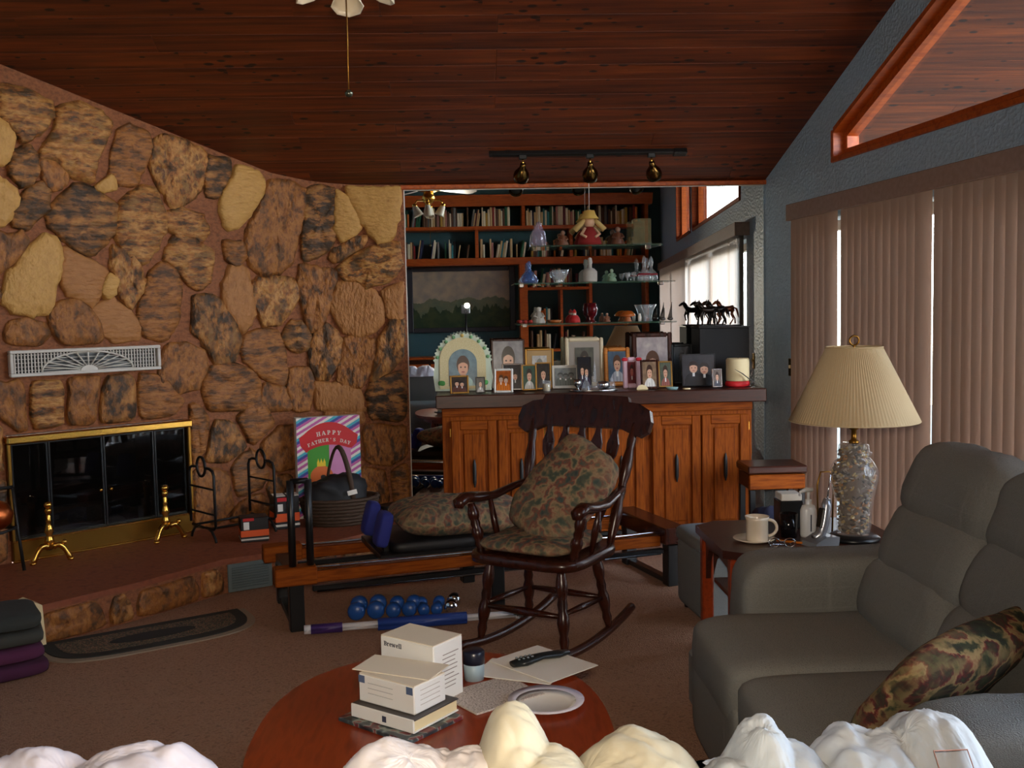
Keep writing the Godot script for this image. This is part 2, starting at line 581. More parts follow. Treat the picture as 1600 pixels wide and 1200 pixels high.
func stone_wall():
	# the bed of mortar, open where the fireplace stands
	var st := tool()
	var cuts := [0.0]
	var s := 0.0
	while s < 4.0:
		s += 0.08
		cuts.append(s)
	cuts.append_array([FIRE.position.x, FIRE.end.x])
	cuts.sort()
	for i in cuts.size() - 1:
		var a: float = cuts[i]
		var b: float = cuts[i + 1]
		if b - a < 1e-4: continue
		var y0 := FIRE.end.y if (a + b) * 0.5 > FIRE.position.x and (a + b) * 0.5 < FIRE.end.x else 0.0
		quad(st, wall_pt(a, y0, 0), wall_pt(b, y0, 0), wall_pt(b, stone_top(b) + 0.01, 0), wall_pt(a, stone_top(a) + 0.01, 0))
		quad(st, wall_pt(a, y0, -0.12), wall_pt(a, stone_top(a) - 0.01, -0.12), wall_pt(b, stone_top(b) - 0.01, -0.12), wall_pt(b, y0, -0.12))
		quad(st, wall_pt(a, y0, 0), wall_pt(a, y0, -0.12), wall_pt(b, y0, -0.12), wall_pt(b, y0, 0))
	var wall := struct("wall_fireplace", st, M.mortar, "curved wall of rust and black fieldstones set in brown mortar")
	var seeds := [2.396,2.639,4, 2.52,2.471,0, 2.427,2.359,4, 2.111,2.629,4, 2.217,2.43,2, 1.809,2.485,2, 1.491,2.418,3, 2.52,2.163,0, 2.395,2.126,4, 2.109,2.098,4, 1.749,2.096,2, 2.406,1.785,0, 2.126,1.763,1, 1.987,1.713,0, 1.863,1.754,3, 1.672,1.614,2, 1.914,1.511,1, 2.193,1.506,2, 2.455,1.48,2, 2.54,1.905,2, 1.442,2.111,3, 1.452,1.895,3, 1.361,1.519,4, 1.279,2.376,4, 1.091,2.289,0, 0.881,2.095,2, 0.573,2.142,4, 0.377,2.185,0, 0.176,2.204,0, 0.397,1.942,4, 0.208,1.854,3, 0.879,1.594,4, 0.606,1.663,2, 0.336,1.564,1, 1.155,1.658,1, 0.757,1.372,4, 0.547,1.258,4, 0.336,1.166,2, 0.109,1.256,4, 0.989,1.221,2, 1.25,1.03,4, 1.559,1.209,3, 1.327,1.306,2, 0.072,1.623,2, 0.693,0.993,2, 0.429,0.925,1, 0.161,0.93,4, 0.859,0.972,4, 2.373,1.084,3, 1.975,1.043,4, 1.727,1.044,2, 2.559,1.088,2, 1.502,0.788,2, 1.308,0.728,4, 1.137,0.481,2, 0.871,0.64,2, 1.051,0.869,2, 0.179,0.623,2, 0.253,0.316,2, 0.708,0.323,2, 0.883,0.319,4, 1.366,0.429,2, 0.482,0.612,2, 0.536,0.265,3, 0.034,0.332,2, 1.077,0.241,2, 2.616,1.334,2, 2.16,1.076,2, 1.972,2.269,2, 2.313,2.264,2, 1.626,2.159,3, 0.056,1.903,2, 0.494,1.567,4, 1.072,1.985,3, 0.766,1.741,2, 1.62,2.66,2, 1.95,2.78,3]
	# the larger stones, each by its own outline (kind, then pairs of distance along the wall and height)
	var traced := [
		[3, 2.520, 2.777, 2.388, 2.763, 2.259, 2.723, 2.249, 2.660, 2.337, 2.554, 2.414, 2.495, 2.461, 2.528, 2.482, 2.589, 2.529, 2.615],
		[0, 2.565, 2.598, 2.506, 2.586, 2.479, 2.539, 2.491, 2.412, 2.542, 2.358, 2.577, 2.367],
		[4, 2.460, 2.441, 2.403, 2.465, 2.368, 2.424, 2.362, 2.348, 2.395, 2.275, 2.445, 2.246, 2.485, 2.300, 2.493, 2.375],
		[3, 2.215, 2.709, 2.110, 2.735, 1.991, 2.704, 1.933, 2.637, 1.956, 2.581, 2.033, 2.414, 2.051, 2.306, 2.131, 2.314, 2.182, 2.336, 2.243, 2.409, 2.338, 2.414, 2.303, 2.481, 2.235, 2.578],
		[2, 2.338, 2.401, 2.250, 2.395, 2.189, 2.329, 2.212, 2.269, 2.284, 2.238, 2.324, 2.312],
		[2, 1.886, 2.602, 1.800, 2.645, 1.709, 2.607, 1.690, 2.540, 1.756, 2.369, 1.802, 2.311, 1.887, 2.298, 1.940, 2.355, 1.920, 2.478],
		[0, 1.941, 2.341, 1.930, 2.275, 1.986, 2.258, 2.026, 2.268],
		[3, 1.674, 2.569, 1.599, 2.612, 1.464, 2.590, 1.342, 2.531, 1.331, 2.431, 1.417, 2.253, 1.559, 2.173, 1.615, 2.254, 1.671, 2.334, 1.695, 2.443],
		[0, 2.592, 2.304, 2.535, 2.271, 2.472, 2.206, 2.482, 2.136, 2.534, 2.058, 2.607, 2.017],
		[4, 2.345, 2.272, 2.303, 2.236, 2.314, 2.132, 2.426, 2.024, 2.487, 2.034, 2.502, 2.084, 2.442, 2.189],
		[4, 2.281, 2.160, 2.133, 2.281, 2.040, 2.254, 1.921, 2.181, 1.934, 2.045, 1.987, 1.962, 2.072, 1.892, 2.151, 1.903, 2.239, 1.980, 2.311, 2.068],
		[3, 1.863, 2.225, 1.760, 2.293, 1.673, 2.279, 1.641, 2.169, 1.633, 2.029, 1.690, 1.929, 1.767, 1.844, 1.838, 1.856, 1.891, 1.937, 1.930, 1.991, 1.909, 2.127],
		[0, 2.328, 1.990, 2.260, 1.953, 2.253, 1.835, 2.298, 1.704, 2.337, 1.560, 2.426, 1.549, 2.535, 1.576, 2.574, 1.640, 2.524, 1.780, 2.420, 1.909],
		[1, 2.229, 1.915, 2.153, 1.877, 2.061, 1.839, 2.002, 1.786, 2.027, 1.691, 2.086, 1.597, 2.139, 1.624, 2.216, 1.664, 2.249, 1.730, 2.249, 1.835],
		[0, 1.983, 1.766, 1.949, 1.745, 1.959, 1.677, 2.009, 1.650, 2.021, 1.691],
		[3, 1.947, 1.936, 1.864, 1.911, 1.797, 1.816, 1.771, 1.747, 1.812, 1.649, 1.865, 1.581, 1.919, 1.650, 1.942, 1.745, 1.958, 1.841],
		[2, 1.649, 1.839, 1.575, 1.819, 1.542, 1.720, 1.557, 1.562, 1.593, 1.449, 1.671, 1.380, 1.773, 1.411, 1.812, 1.496, 1.800, 1.594, 1.759, 1.691, 1.726, 1.789],
		[1, 2.074, 1.583, 1.975, 1.636, 1.880, 1.567, 1.813, 1.482, 1.817, 1.399, 1.974, 1.377, 2.039, 1.461, 2.076, 1.529],
		[2, 2.283, 1.612, 2.192, 1.624, 2.114, 1.584, 2.052, 1.475, 2.050, 1.380, 2.269, 1.388, 2.322, 1.481, 2.318, 1.560],
		[2, 2.539, 1.500, 2.440, 1.523, 2.354, 1.482, 2.338, 1.429, 2.396, 1.392, 2.544, 1.404, 2.565, 1.462],
		[2, 2.597, 1.992, 2.502, 1.970, 2.452, 1.998, 2.430, 1.947, 2.496, 1.856, 2.609, 1.766],
		[3, 1.620, 2.142, 1.529, 2.175, 1.375, 2.140, 1.347, 2.069, 1.382, 1.996, 1.566, 2.032, 1.638, 2.085],
		[3, 1.566, 2.018, 1.398, 1.981, 1.322, 1.925, 1.346, 1.735, 1.427, 1.691, 1.502, 1.748, 1.530, 1.805, 1.633, 1.875, 1.599, 1.960],
		[4, 1.320, 2.504, 1.184, 2.503, 1.188, 2.425, 1.251, 2.304, 1.281, 2.263, 1.337, 2.272, 1.348, 2.348],
		[0, 1.120, 2.469, 0.995, 2.446, 0.936, 2.398, 0.939, 2.338, 1.052, 2.172, 1.144, 2.088, 1.189, 2.067, 1.231, 2.110, 1.248, 2.213, 1.222, 2.305, 1.160, 2.388],
		[2, 0.890, 2.395, 0.752, 2.387, 0.650, 2.350, 0.677, 2.172, 0.723, 2.034, 0.771, 1.856, 0.857, 1.795, 0.977, 1.787, 1.059, 1.840, 1.082, 1.985, 1.055, 2.092, 0.942, 2.271],
		[4, 0.629, 2.350, 0.546, 2.372, 0.451, 2.339, 0.454, 2.256, 0.459, 2.091, 0.505, 1.953, 0.589, 1.911, 0.673, 1.884, 0.683, 1.994, 0.662, 2.199],
		[0, 0.438, 2.339, 0.384, 2.284, 0.319, 2.173, 0.294, 2.090, 0.365, 2.035, 0.434, 2.015, 0.459, 2.091, 0.456, 2.187],
		[0, 0.368, 2.360, 0.258, 2.352, 0.105, 2.375, 0.022, 2.363, 0.041, 2.155, 0.087, 2.017, 0.172, 1.991, 0.252, 2.089, 0.318, 2.201, 0.377, 2.298],
		[4, 0.464, 1.952, 0.337, 2.021, 0.254, 2.034, 0.283, 1.979, 0.368, 1.924, 0.466, 1.869, 0.500, 1.897],
		[3, 0.426, 1.841, 0.313, 1.923, 0.200, 1.963, 0.046, 1.989, 0.029, 1.849, 0.095, 1.752, 0.208, 1.712, 0.278, 1.686, 0.318, 1.742, 0.415, 1.757, 0.454, 1.814],
		[3, 1.040, 1.746, 0.901, 1.768, 0.761, 1.761, 0.723, 1.664, 0.782, 1.555, 0.856, 1.460, 0.976, 1.463, 1.018, 1.559, 1.058, 1.666],
		[2, 0.702, 1.856, 0.592, 1.829, 0.469, 1.800, 0.485, 1.731, 0.515, 1.634, 0.533, 1.523, 0.606, 1.413, 0.648, 1.400, 0.686, 1.526, 0.722, 1.692],
		[1, 0.457, 1.730, 0.374, 1.743, 0.278, 1.700, 0.196, 1.642, 0.157, 1.543, 0.166, 1.459, 0.245, 1.390, 0.343, 1.371, 0.426, 1.408, 0.478, 1.493, 0.510, 1.592],
		[1, 1.199, 1.837, 1.097, 1.826, 1.065, 1.693, 1.040, 1.559, 1.082, 1.466, 1.129, 1.414, 1.186, 1.481, 1.253, 1.614, 1.247, 1.732],
		[4, 0.771, 1.486, 0.702, 1.457, 0.656, 1.372, 0.687, 1.290, 0.750, 1.278, 0.832, 1.336, 0.837, 1.405],
		[4, 0.620, 1.385, 0.549, 1.453, 0.468, 1.395, 0.442, 1.325, 0.474, 1.185, 0.547, 1.089, 0.616, 1.092, 0.655, 1.191, 0.651, 1.303],
		[2, 0.427, 1.352, 0.330, 1.364, 0.219, 1.333, 0.222, 1.220, 0.268, 1.094, 0.340, 1.025, 0.424, 1.014, 0.478, 1.072, 0.446, 1.212],
		[4, 0.103, 1.472, 0.032, 1.470, 0.039, 1.216, 0.141, 1.119, 0.241, 1.065, 0.208, 1.206, 0.191, 1.319],
		[2, 1.116, 1.386, 0.977, 1.436, 0.872, 1.406, 0.847, 1.323, 0.824, 1.184, 0.843, 1.061, 0.961, 1.095, 1.064, 1.183, 1.143, 1.267],
		[2, 1.371, 1.199, 1.226, 1.218, 1.080, 1.157, 1.016, 1.058, 1.060, 0.925, 1.383, 0.938, 1.419, 1.072],
		[4, 1.463, 1.641, 1.337, 1.654, 1.254, 1.588, 1.187, 1.455, 1.154, 1.361, 1.211, 1.230, 1.327, 1.223, 1.392, 1.356, 1.473, 1.424],
		[2, 1.236, 1.993, 1.119, 1.984, 1.093, 1.905, 1.140, 1.851, 1.227, 1.876],
		[1, 0.153, 1.669, 0.033, 1.709, 0.035, 1.484, 0.116, 1.486, 0.141, 1.585],
		[2, 0.797, 1.155, 0.670, 1.164, 0.646, 1.051, 0.680, 0.885, 0.792, 0.891, 0.815, 1.032],
		[1, 0.631, 1.064, 0.493, 1.045, 0.343, 0.940, 0.303, 0.868, 0.623, 0.881],
		[4, 0.256, 1.037, 0.049, 1.131, 0.052, 0.861, 0.232, 0.866, 0.286, 0.967],
		[2, 0.993, 1.070, 0.843, 1.040, 0.813, 0.893, 1.030, 0.909],
		[2, 1.653, 1.341, 1.531, 1.361, 1.409, 1.305, 1.399, 1.214, 1.447, 1.087, 1.599, 1.058, 1.702, 1.141, 1.696, 1.267]]
	var pts := []
	for i in range(0, seeds.size(), 3): pts.append([Vector2(seeds[i], seeds[i + 1]), int(seeds[i + 2])])
	for r in 9:                                     # the end beyond the picture goes on the same way
		for k in 5:
			pts.append([Vector2(2.78 + 0.26 * k + rng.randf_range(-0.07, 0.07), 0.32 + 0.33 * r + rng.randf_range(-0.09, 0.09)), [2, 2, 3, 4, 1][rng.randi() % 5]])
	var nz := FastNoiseLite.new()
	nz.seed = 5
	nz.frequency = 0.09
	nz.fractal_octaves = 3
	var lay := func(poly: PackedVector2Array, kind: int):
		for i in poly.size():
			poly[i] += Vector2(nz.get_noise_2d(poly[i].x * 160.0, poly[i].y * 160.0), nz.get_noise_2d(poly[i].y * 160.0 + 50.0, poly[i].x * 160.0)) * 0.016
		var high: float = [0.042, 0.03, 0.034, 0.036, 0.04][kind] + rng.randf_range(-0.006, 0.01)
		obj("stone", stone_mesh(poly, wall_pt, high, [0.006, 0.008, 0.022, 0.026, 0.022][kind], nz), M.stone[kind * 2 + rng.randi() % 2], wall)
	for tr in traced:
		var poly := PackedVector2Array()
		for i in range(1, tr.size(), 2): poly.append(Vector2(tr[i], min(float(tr[i + 1]), stone_top(tr[i]) - 0.02)))
		var big := Geometry2D.offset_polygon(poly, 0.019, Geometry2D.JOIN_MITER)
		if big.size() > 0: poly = big[0]
		poly = clip_half(poly, Vector2(0.014, 0), Vector2(-1, 0))
		if VENT.grow(0.2).has_point(poly[0]):
			for i in poly.size():
				if VENT.grow(0.012).has_point(poly[i]): poly[i].y = VENT.end.y + 0.014 if poly[i].y > VENT.get_center().y else VENT.position.y - 0.014
		lay.call(soften(soften(poly, 0.13), 0.22), tr[0])
	for p in pts:
		var o: Vector2 = p[0]
		if o.y > stone_top(o.x) - 0.02: continue
		if o.x < 2.65 and o.y > (1.12 if o.x > 1.6 else 0.95): continue
		var poly := PackedVector2Array([o + Vector2(-0.34, -0.34), o + Vector2(0.34, -0.34), o + Vector2(0.34, 0.34), o + Vector2(-0.34, 0.34)])
		for q in pts:
			if q == p: continue
			var e: Vector2 = q[0] - o
			if e.length() > 0.95: continue
			poly = clip_half(poly, o + e * 0.5 - e.normalized() * 0.009, e.normalized())
		poly = clip_half(poly, Vector2(0.014, 0), Vector2(-1, 0))
		poly = clip_half(poly, Vector2(4.0, 0), Vector2(1, 0))
		poly = clip_half(poly, Vector2(0, HEARTH + 0.01), Vector2(0, -1))
		var rise := (stone_top(o.x + 0.1) - stone_top(o.x - 0.1)) / 0.2
		poly = clip_half(poly, Vector2(o.x, stone_top(o.x) - 0.03), Vector2(-rise, 1).normalized())
		for rc in [FIRE, VENT]:
			var gaps := [[rc.position.x - o.x, Vector2(1, 0), Vector2(rc.position.x - 0.015, 0)], [o.x - rc.end.x, Vector2(-1, 0), Vector2(rc.end.x + 0.015, 0)], [rc.position.y - o.y, Vector2(0, 1), Vector2(0, rc.position.y - 0.015)], [o.y - rc.end.y, Vector2(0, -1), Vector2(0, rc.end.y + 0.015)]]
			var best: Array = gaps[0]
			for g in gaps:
				if g[0] > best[0]: best = g
			var hits := false
			for v in poly:
				if rc.grow(0.015).has_point(v): hits = true
			if hits or rc.intersects(Rect2(o - Vector2(0.2, 0.1), Vector2(0.4, 0.2))): poly = clip_half(poly, best[2], best[1])
		if poly.size() < 3: continue
		lay.call(soften(soften(poly, 0.12), 0.2), p[1])

func window_wall():
	var w := wall_tr()
	var cz := cos(deg_to_rad(WALL_TURN))
	var ce := func(t): return ceil_y(-7.0 + t * cz)
	var wt := func(t): return ceil_y(-7.0 + t * cz) - 0.25
	var st := tool()
	var slab := func(t0, t1, a0, a1, b0, b1):    # from heights a0, a1 up to b0, b1 at its two ends
		prism(st, pv([t0, a0, t1, a1, t1, b1, t0, b0]), 0.15, w * Transform3D(Basis(), Vector3(0, 0, -0.075)))
	var cuts := [-0.1, 0.75, 1.0136, 4.22, 4.42, 5.53, 5.93, 7.45, 8.5]
	for i in 8:
		var a: float = cuts[i]
		var b: float = cuts[i + 1]
		var low := 2.03 if i >= 1 and i < 7 else 0.0
		if i in [2, 4, 5]:
			slab.call(a, b, low, low, 2.345, 2.345)
			slab.call(a, b, wt.call(a), wt.call(b), ce.call(a) + 0.01, ce.call(b) + 0.01)
		else:
			slab.call(a, b, low, low, ce.call(a) + 0.01, ce.call(b) + 0.01)
	struct("wall_right", st, M.blue, "blue grey textured wall with sloping clerestory windows and blinds")
	# the clerestory windows: wooden linings, an inner sash and a pane
	var k := 0
	for span in [[1.0136, 4.22], [4.42, 5.93]]:
		k += 1
		var t0: float = span[0]
		var t1: float = span[1]
		var tops := [t0, t1] if k == 1 else [t0, 5.53, t1]
		var win := Node3D.new()
		win.name = "window_%d" % k
		add_child(win)
		tag(win, ["long wedge shaped clerestory window with a red wood frame above the blinds", "shorter clerestory window beside the long wedge shaped one"][k - 1], "window", "", "structure")
		win.transform = w
		var ring := func(called, grow, z0, z1, thick, m):
			var lo: float = 2.345 + grow
			var pc := tool()
			box(pc, Vector3((t0 + t1) * 0.5, lo + thick * 0.5, (z0 + z1) * 0.5), Vector3(t1 - t0 - 2 * grow, thick, z1 - z0), 0.004)
			obj(called + "_sill", pc, m, win)
			for e in [t0 + grow, t1 - grow - thick]:
				var hi: float = min(wt.call(e), wt.call(e + thick)) - grow
				pc = tool()
				box(pc, Vector3(e + thick * 0.5, (lo + thick + hi) * 0.5, (z0 + z1) * 0.5), Vector3(thick, hi - lo - thick, z1 - z0), 0.004)
				obj(called + "_side", pc, m, win)
			for j in tops.size() - 1:
				var a: float = tops[j] + (grow + thick if j == 0 else 0.0)
				var b: float = tops[j + 1] - (grow + thick if j == tops.size() - 2 else 0.0)
				pc = prism_tool(pv([a, wt.call(a) - grow - thick, b, wt.call(b) - grow - thick, b, wt.call(b) - grow, a, wt.call(a) - grow]), z1 - z0, Transform3D(Basis(), Vector3(0, 0, (z0 + z1) * 0.5)))
				obj(called + "_head", pc, m, win)
		ring.call("lining", 0.0, -0.15, 0.014, 0.03, M.trim_wood)
		ring.call("sash", 0.03, -0.12, -0.05, 0.045, M.trim_wood)
		var pp := PackedVector2Array([Vector2(t0 + 0.06, 2.4), Vector2(t1 - 0.06, 2.4)])
		for j in range(tops.size() - 1, -1, -1):
			var tx: float = clamp(tops[j], t0 + 0.06, t1 - 0.06)
			pp.append(Vector2(tx, wt.call(tx) - 0.06))
		obj("pane", prism_tool(pp, 0.006, Transform3D(Basis(), Vector3(0, 0, -0.085))), M.pane, win)
	# the sliding glass doors behind the blinds
	var door := Node3D.new()
	door.name = "door_1"
	add_child(door)
	tag(door, "row of sliding glass doors with pale frames behind the blinds", "glass door", "", "structure")
	door.transform = w
	for i in 4:
		var a := 0.77 + i * 1.67
		for e in [a, a + 1.6]:
			obj("stile", box_tool(Vector3(e + 0.03, 1.0, -0.09), Vector3(0.06, 1.98, 0.05), 0.004), M.grille, door)
		for y in [0.04, 1.99]:
			obj("rail", box_tool(Vector3(a + 0.83, y, -0.09), Vector3(1.54, 0.06, 0.05), 0.004), M.grille, door)
		obj("pane", box_tool(Vector3(a + 0.83, 1.0, -0.09), Vector3(1.54, 1.86, 0.006)), M.pane, door)
	# vertical blinds
	var bl := thing("vertical_blind", "pale vertical slat blind under a long valance on the blue wall", "blind")
	bl.transform = w
	obj("valance", box_tool(Vector3(4.1, 2.095, 0.105), Vector3(7.0, 0.1, 0.012), 0.003), M.valance, bl)
	obj("valance_top", box_tool(Vector3(4.1, 2.14, 0.05), Vector3(7.0, 0.01, 0.098), 0.002), M.valance, bl)
	obj("valance_return", box_tool(Vector3(0.606, 2.09, 0.05), Vector3(0.012, 0.09, 0.098), 0.002), M.valance, bl)
	obj("head_rail", box_tool(Vector3(4.1, 2.105, 0.055), Vector3(6.9, 0.03, 0.04), 0.003), M.grille, bl)
	var sl := tool(true)
	var wd := 0.089
	for j in 4:
		var f := func(q, off): return Vector3(-wd * 0.5 + wd * q / 4.0, 0, 0.007 * (1.0 - pow(q / 2.0 - 1.0, 2.0)) + off)
		var a: Vector3 = f.call(j, 0.0)
		var b: Vector3 = f.call(j + 1, 0.0)
		var h := Vector3(0, 1.98, 0)
		quad(sl, a, a + h, b + h, b)
	var slm := mesh_of(sl)
	var t := 0.64
	var i := 0
	while t < 7.55:
		var turn := 30.0 + rng.randf_range(-3.0, 3.0)
		if abs(t - 1.186) < 0.01 or (t > 2.15 and t < 2.228):
			t += 0.125 if t < 2.0 else 0.085
			continue
		if t > 4.4: turn = 84.0 + 3.0 * sin(t * 3.0)
		obj("slat", slm, M.slat, bl, Vector3(t, 0.1, 0.055), Vector3(0, deg_to_rad(turn), 0))
		t += 0.078
		i += 1
	# brass switch plate by the corner
	var sw := thing("switch_plate", "small brass light switch plate on the blue wall by the blinds", "switch")
	sw.transform = w * Transform3D(Basis(), Vector3(0.437, 1.115, 0.0))
	obj("plate", box_tool(Vector3(0, 0, 0.004), Vector3(0.07, 0.115, 0.008), 0.003), M.brass, sw)
	obj("toggle", box_tool(Vector3(0, 0.005, 0.014), Vector3(0.01, 0.022, 0.014), 0.003), M.cream, sw)

func plank_picture() -> ImageTexture:
	var im := Image.create(1024, 256, false, Image.FORMAT_RGB8)
	var a := FastNoiseLite.new()
	a.seed = 91; a.frequency = 0.011; a.fractal_octaves = 4
	var knots := []
	for i in 34: knots.append([rng.randf() * 1024, rng.randf() * 256, rng.randf_range(2.0, 6.5)])
	for y in 256:
		for x in 1024:
			var pull := 0.0
			var dark := 0.0
			for kn in knots:
				var dx: float = (x - kn[0]) / (kn[2] * 2.2)
				var dy: float = (y - kn[1]) / kn[2]
				var d := dx * dx + dy * dy
				if d < 14.0:
					pull += (6.0 * kn[2]) / (1.0 + d) * sign(dy) * 0.3
					dark = max(dark, clamp(1.6 - d, 0.0, 1.0))
			var g := a.get_noise_2d(x * 0.12, (y + pull) * 3.2)
			var h := a.get_noise_2d(x * 0.5 + 900.0, y * 14.0)
			var v: float = clamp(0.5 + g * 0.75 + h * 0.3, 0.0, 1.0)
			var c := Color8(76, 31, 7).lerp(Color8(136, 66, 18), v)
			im.set_pixel(x, y, c.lerp(Color8(30, 11, 6), dark * 0.9))
	return ImageTexture.create_from_image(im)

func ceiling_planks():
	var zx := Transform3D(Basis(Vector3(0, 0, 1), Vector3.UP, Vector3(-1, 0, 0)), Vector3(0.45, 0, 0))
	var rz := ceil_y(RIDGE_Z)
	var up := 0.03
	var c := struct("ceiling", prism_tool(pv([-7.4, ceil_y(-7.4) + up, RIDGE_Z, rz + up, 1.6, ceil_y(1.6) + up, 1.6, ceil_y(1.6) + 0.2, RIDGE_Z, rz + 0.2, -7.4, ceil_y(-7.4) + 0.2]), 8.5, zx), M.soffit, "steep cedar board ceiling rising from the mirror wall", "ceiling")
	var pic := plank_picture()
	var mats := []
	for i in 7:
		var m := mat(Color.from_hsv(0.04, 0.06, 1.0 - 0.05 * (i % 4)), 0.55)
		m.albedo_texture = pic
		m.uv1_triplanar = true
		m.uv1_scale = Vector3(0.5, 2.0, 2.0)
		m.uv1_offset = Vector3(0.37 * i, 0.19 * i, 0.31 * i)
		mats.append(m)
	var tilt := atan(SLOPE)
	var wide := 0.142
	var long := (RIDGE_Z + 7.35) / cos(tilt)
	var n := int(long / wide)
	var shapes := {}
	for i in n:
		var along := (i + 0.5) * wide
		var z := -7.35 + along * cos(tilt)
		var x := -3.8
		while x < 4.68:
			var l: float = [2.2, 2.8, 3.4, 4.0][rng.randi() % 4]
			if x + l > 3.6: l = 4.7 - x
			var key := snappedf(l, 0.01)
			if not shapes.has(key): shapes[key] = mesh_of(box_tool(Vector3(0, 0.012, 0), Vector3(l - 0.0015, 0.024, wide - 0.0006), 0.0016))
			obj("plank", shapes[key], mats[rng.randi() % 7], c, Vector3(x + l * 0.5, ceil_y(z) + 0.002, z), Vector3(-tilt, 0, 0))
			x += l
	# the strip that closes the joint over the mirror
	struct("trim_1", box_tool(Vector3(0.83, 2.36, -6.985), Vector3(2.5, 0.03, 0.026), 0.005), M.trim_wood, "narrow red wood strip along the top of the mirror", "trim")

# ------------------------------------------------------------------ fireplace and hearth
const FIRE_AT := Vector3(-2.133, HEARTH, -6.024)
const FIRE_TURN := 42.0

func fire_tr() -> Transform3D: return Transform3D(rot_y(FIRE_TURN), FIRE_AT)

func fireplace():
	# raised hearth
	var plan := pv([-2.75, 4.15, -2.03, 4.78, -1.70, 5.14, -1.36, 5.60, -1.12, 5.74, -0.78, 6.02, -0.42, 6.40, -0.40, 6.97])
	var back := []
	var s := 0.02
	while s < 3.9:
		var p := wall_pt(s, 0, 0.002)
		back.append_array([p.x, -p.z])
		s += 0.12
	var poly := pv(back)
	for i in range(0, plan.size()): poly.append(plan[i])
	var base := struct("hearth", prism_tool(poly, HEARTH - 0.03, flat_tr((HEARTH - 0.03) * 0.5)), M.mortar, "raised stone hearth with a curved front", "hearth")
	var lip := PackedVector2Array()
	for q in poly: lip.append(q)
	var grown := Geometry2D.offset_polygon(lip, -0.001)
	obj("hearth_slab", prism_tool(grown[0] if grown.size() else lip, 0.03, flat_tr(HEARTH - 0.015)), M.hearth_top, base)
	# stones along its front
	var nz := FastNoiseLite.new()
	nz.seed = 8; nz.frequency = 0.09
	for i in plan.size() - 2:
		var a := Vector3(plan[i].x, 0, -plan[i].y)
		var b := Vector3(plan[i + 1].x, 0, -plan[i + 1].y)
		var e := (b - a).normalized()
		var n := Vector3(-e.z, 0, e.x)
		if n.dot(Vector3(1, 0, 1)) < 0: n = -n
		var place := func(x, y, d): return a + e * x + Vector3(0, y, 0) + n * d
		var l := a.distance_to(b)
		var x := 0.0
		if i == 3: continue                       # the register sits here
		while x < l - 0.08:
			var wd: float = min(rng.randf_range(0.26, 0.5), l - x)
			if l - x - wd < 0.1: wd = l - x
			var q := pv([x + 0.012, 0.008, x + wd - 0.012, 0.01, x + wd - rng.randf_range(0.008, 0.03), 0.1, x + wd - rng.randf_range(0.02, 0.06), 0.155, x + wd * 0.5, rng.randf_range(0.14, 0.158), x + rng.randf_range(0.012, 0.04), 0.15, x + 0.008, 0.08])
			obj("stone", stone_mesh(soften(soften(q, 0.14), 0.2), place, 0.03, 0.022, nz), M.stone[[4, 5, 6, 7, 8, 9][rng.randi() % 6]], base)
			x += wd
	var ra := Vector3(-1.36, 0, -5.60)
	var rb := Vector3(-1.12, 0, -5.74)
	var reg := thing("air_register", "blue grey metal air register set into the hearth front", "vent", (ra + rb) * 0.5 + Vector3(0.012, 0.085, 0.02), atan2(-(rb - ra).z, (rb - ra).x))
	obj("plate", box_tool(Vector3(0, 0, 0), Vector3(0.25, 0.155, 0.012), 0.003), mat(Color8(96, 108, 108), 0.5), reg)
	for k in 9: obj("louvre", box_tool(Vector3(0, -0.056 + k * 0.014, 0.008), Vector3(0.21, 0.006, 0.008), 0.002), mat(Color8(84, 96, 98), 0.5), reg)
	# the fireplace insert: brass trim, four smoked glass doors, sooty firebox
	var f := thing("fireplace_insert", "brass trimmed fireplace with black glass doors in the stone wall", "fireplace", FIRE_AT, deg_to_rad(FIRE_TURN))
	obj("top_rail", box_tool(Vector3(0, 0.68, 0.03), Vector3(1.08, 0.045, 0.07), 0.008), M.brass, f)
	obj("bottom_rail", box_tool(Vector3(0, 0.06, 0.012), Vector3(1.06, 0.115, 0.045), 0.006), M.old_brass, f)
	obj("rail_bead", box_tool(Vector3(0, 0.118, 0.03), Vector3(1.06, 0.012, 0.02), 0.004), M.brass, f)
	obj("rail_bead", box_tool(Vector3(0, 0.008, 0.03), Vector3(1.06, 0.014, 0.02), 0.004), M.brass, f)
	for sx in [-1, 1]:
		obj("side_rail", box_tool(Vector3(sx * 0.525, 0.39, 0.02), Vector3(0.022, 0.54, 0.05), 0.005), M.old_brass, f)
	var xs := [-0.51, -0.31, 0.0, 0.31, 0.51]
	for i in 4:
		var a: float = xs[i]
		var b: float = xs[i + 1]
		var d = obj("door", box_tool(Vector3((a + b) * 0.5, 0.39, 0.0), Vector3(b - a - 0.03, 0.51, 0.006)), M.door_glass, f)
		var fr := tool()
		for e in [a + 0.007, b - 0.007]: box(fr, Vector3(e, 0.39, 0.004), Vector3(0.012, 0.53, 0.016), 0.003)
		for y in [0.13, 0.65]: box(fr, Vector3((a + b) * 0.5, y, 0.004), Vector3(b - a, 0.012, 0.016), 0.003)
		obj("door_frame", fr, M.black, d)
		if i in [1, 2]:
			obj("knob", lathe_tool([[0.0, 0.03], [0.009, 0.028], [0.011, 0.02], [0.005, 0.012], [0.005, 0.0]], 10, Vector3((b - 0.03) if i == 1 else (a + 0.03), 0.34, 0.008), Basis(Vector3.RIGHT, PI / 2)), M.brass, d)
	var fb := tool()
	quad(fb, Vector3(-0.53, 0, -0.02), Vector3(-0.4, 0, -0.45), Vector3(-0.4, 0.7, -0.45), Vector3(-0.53, 0.7, -0.02))
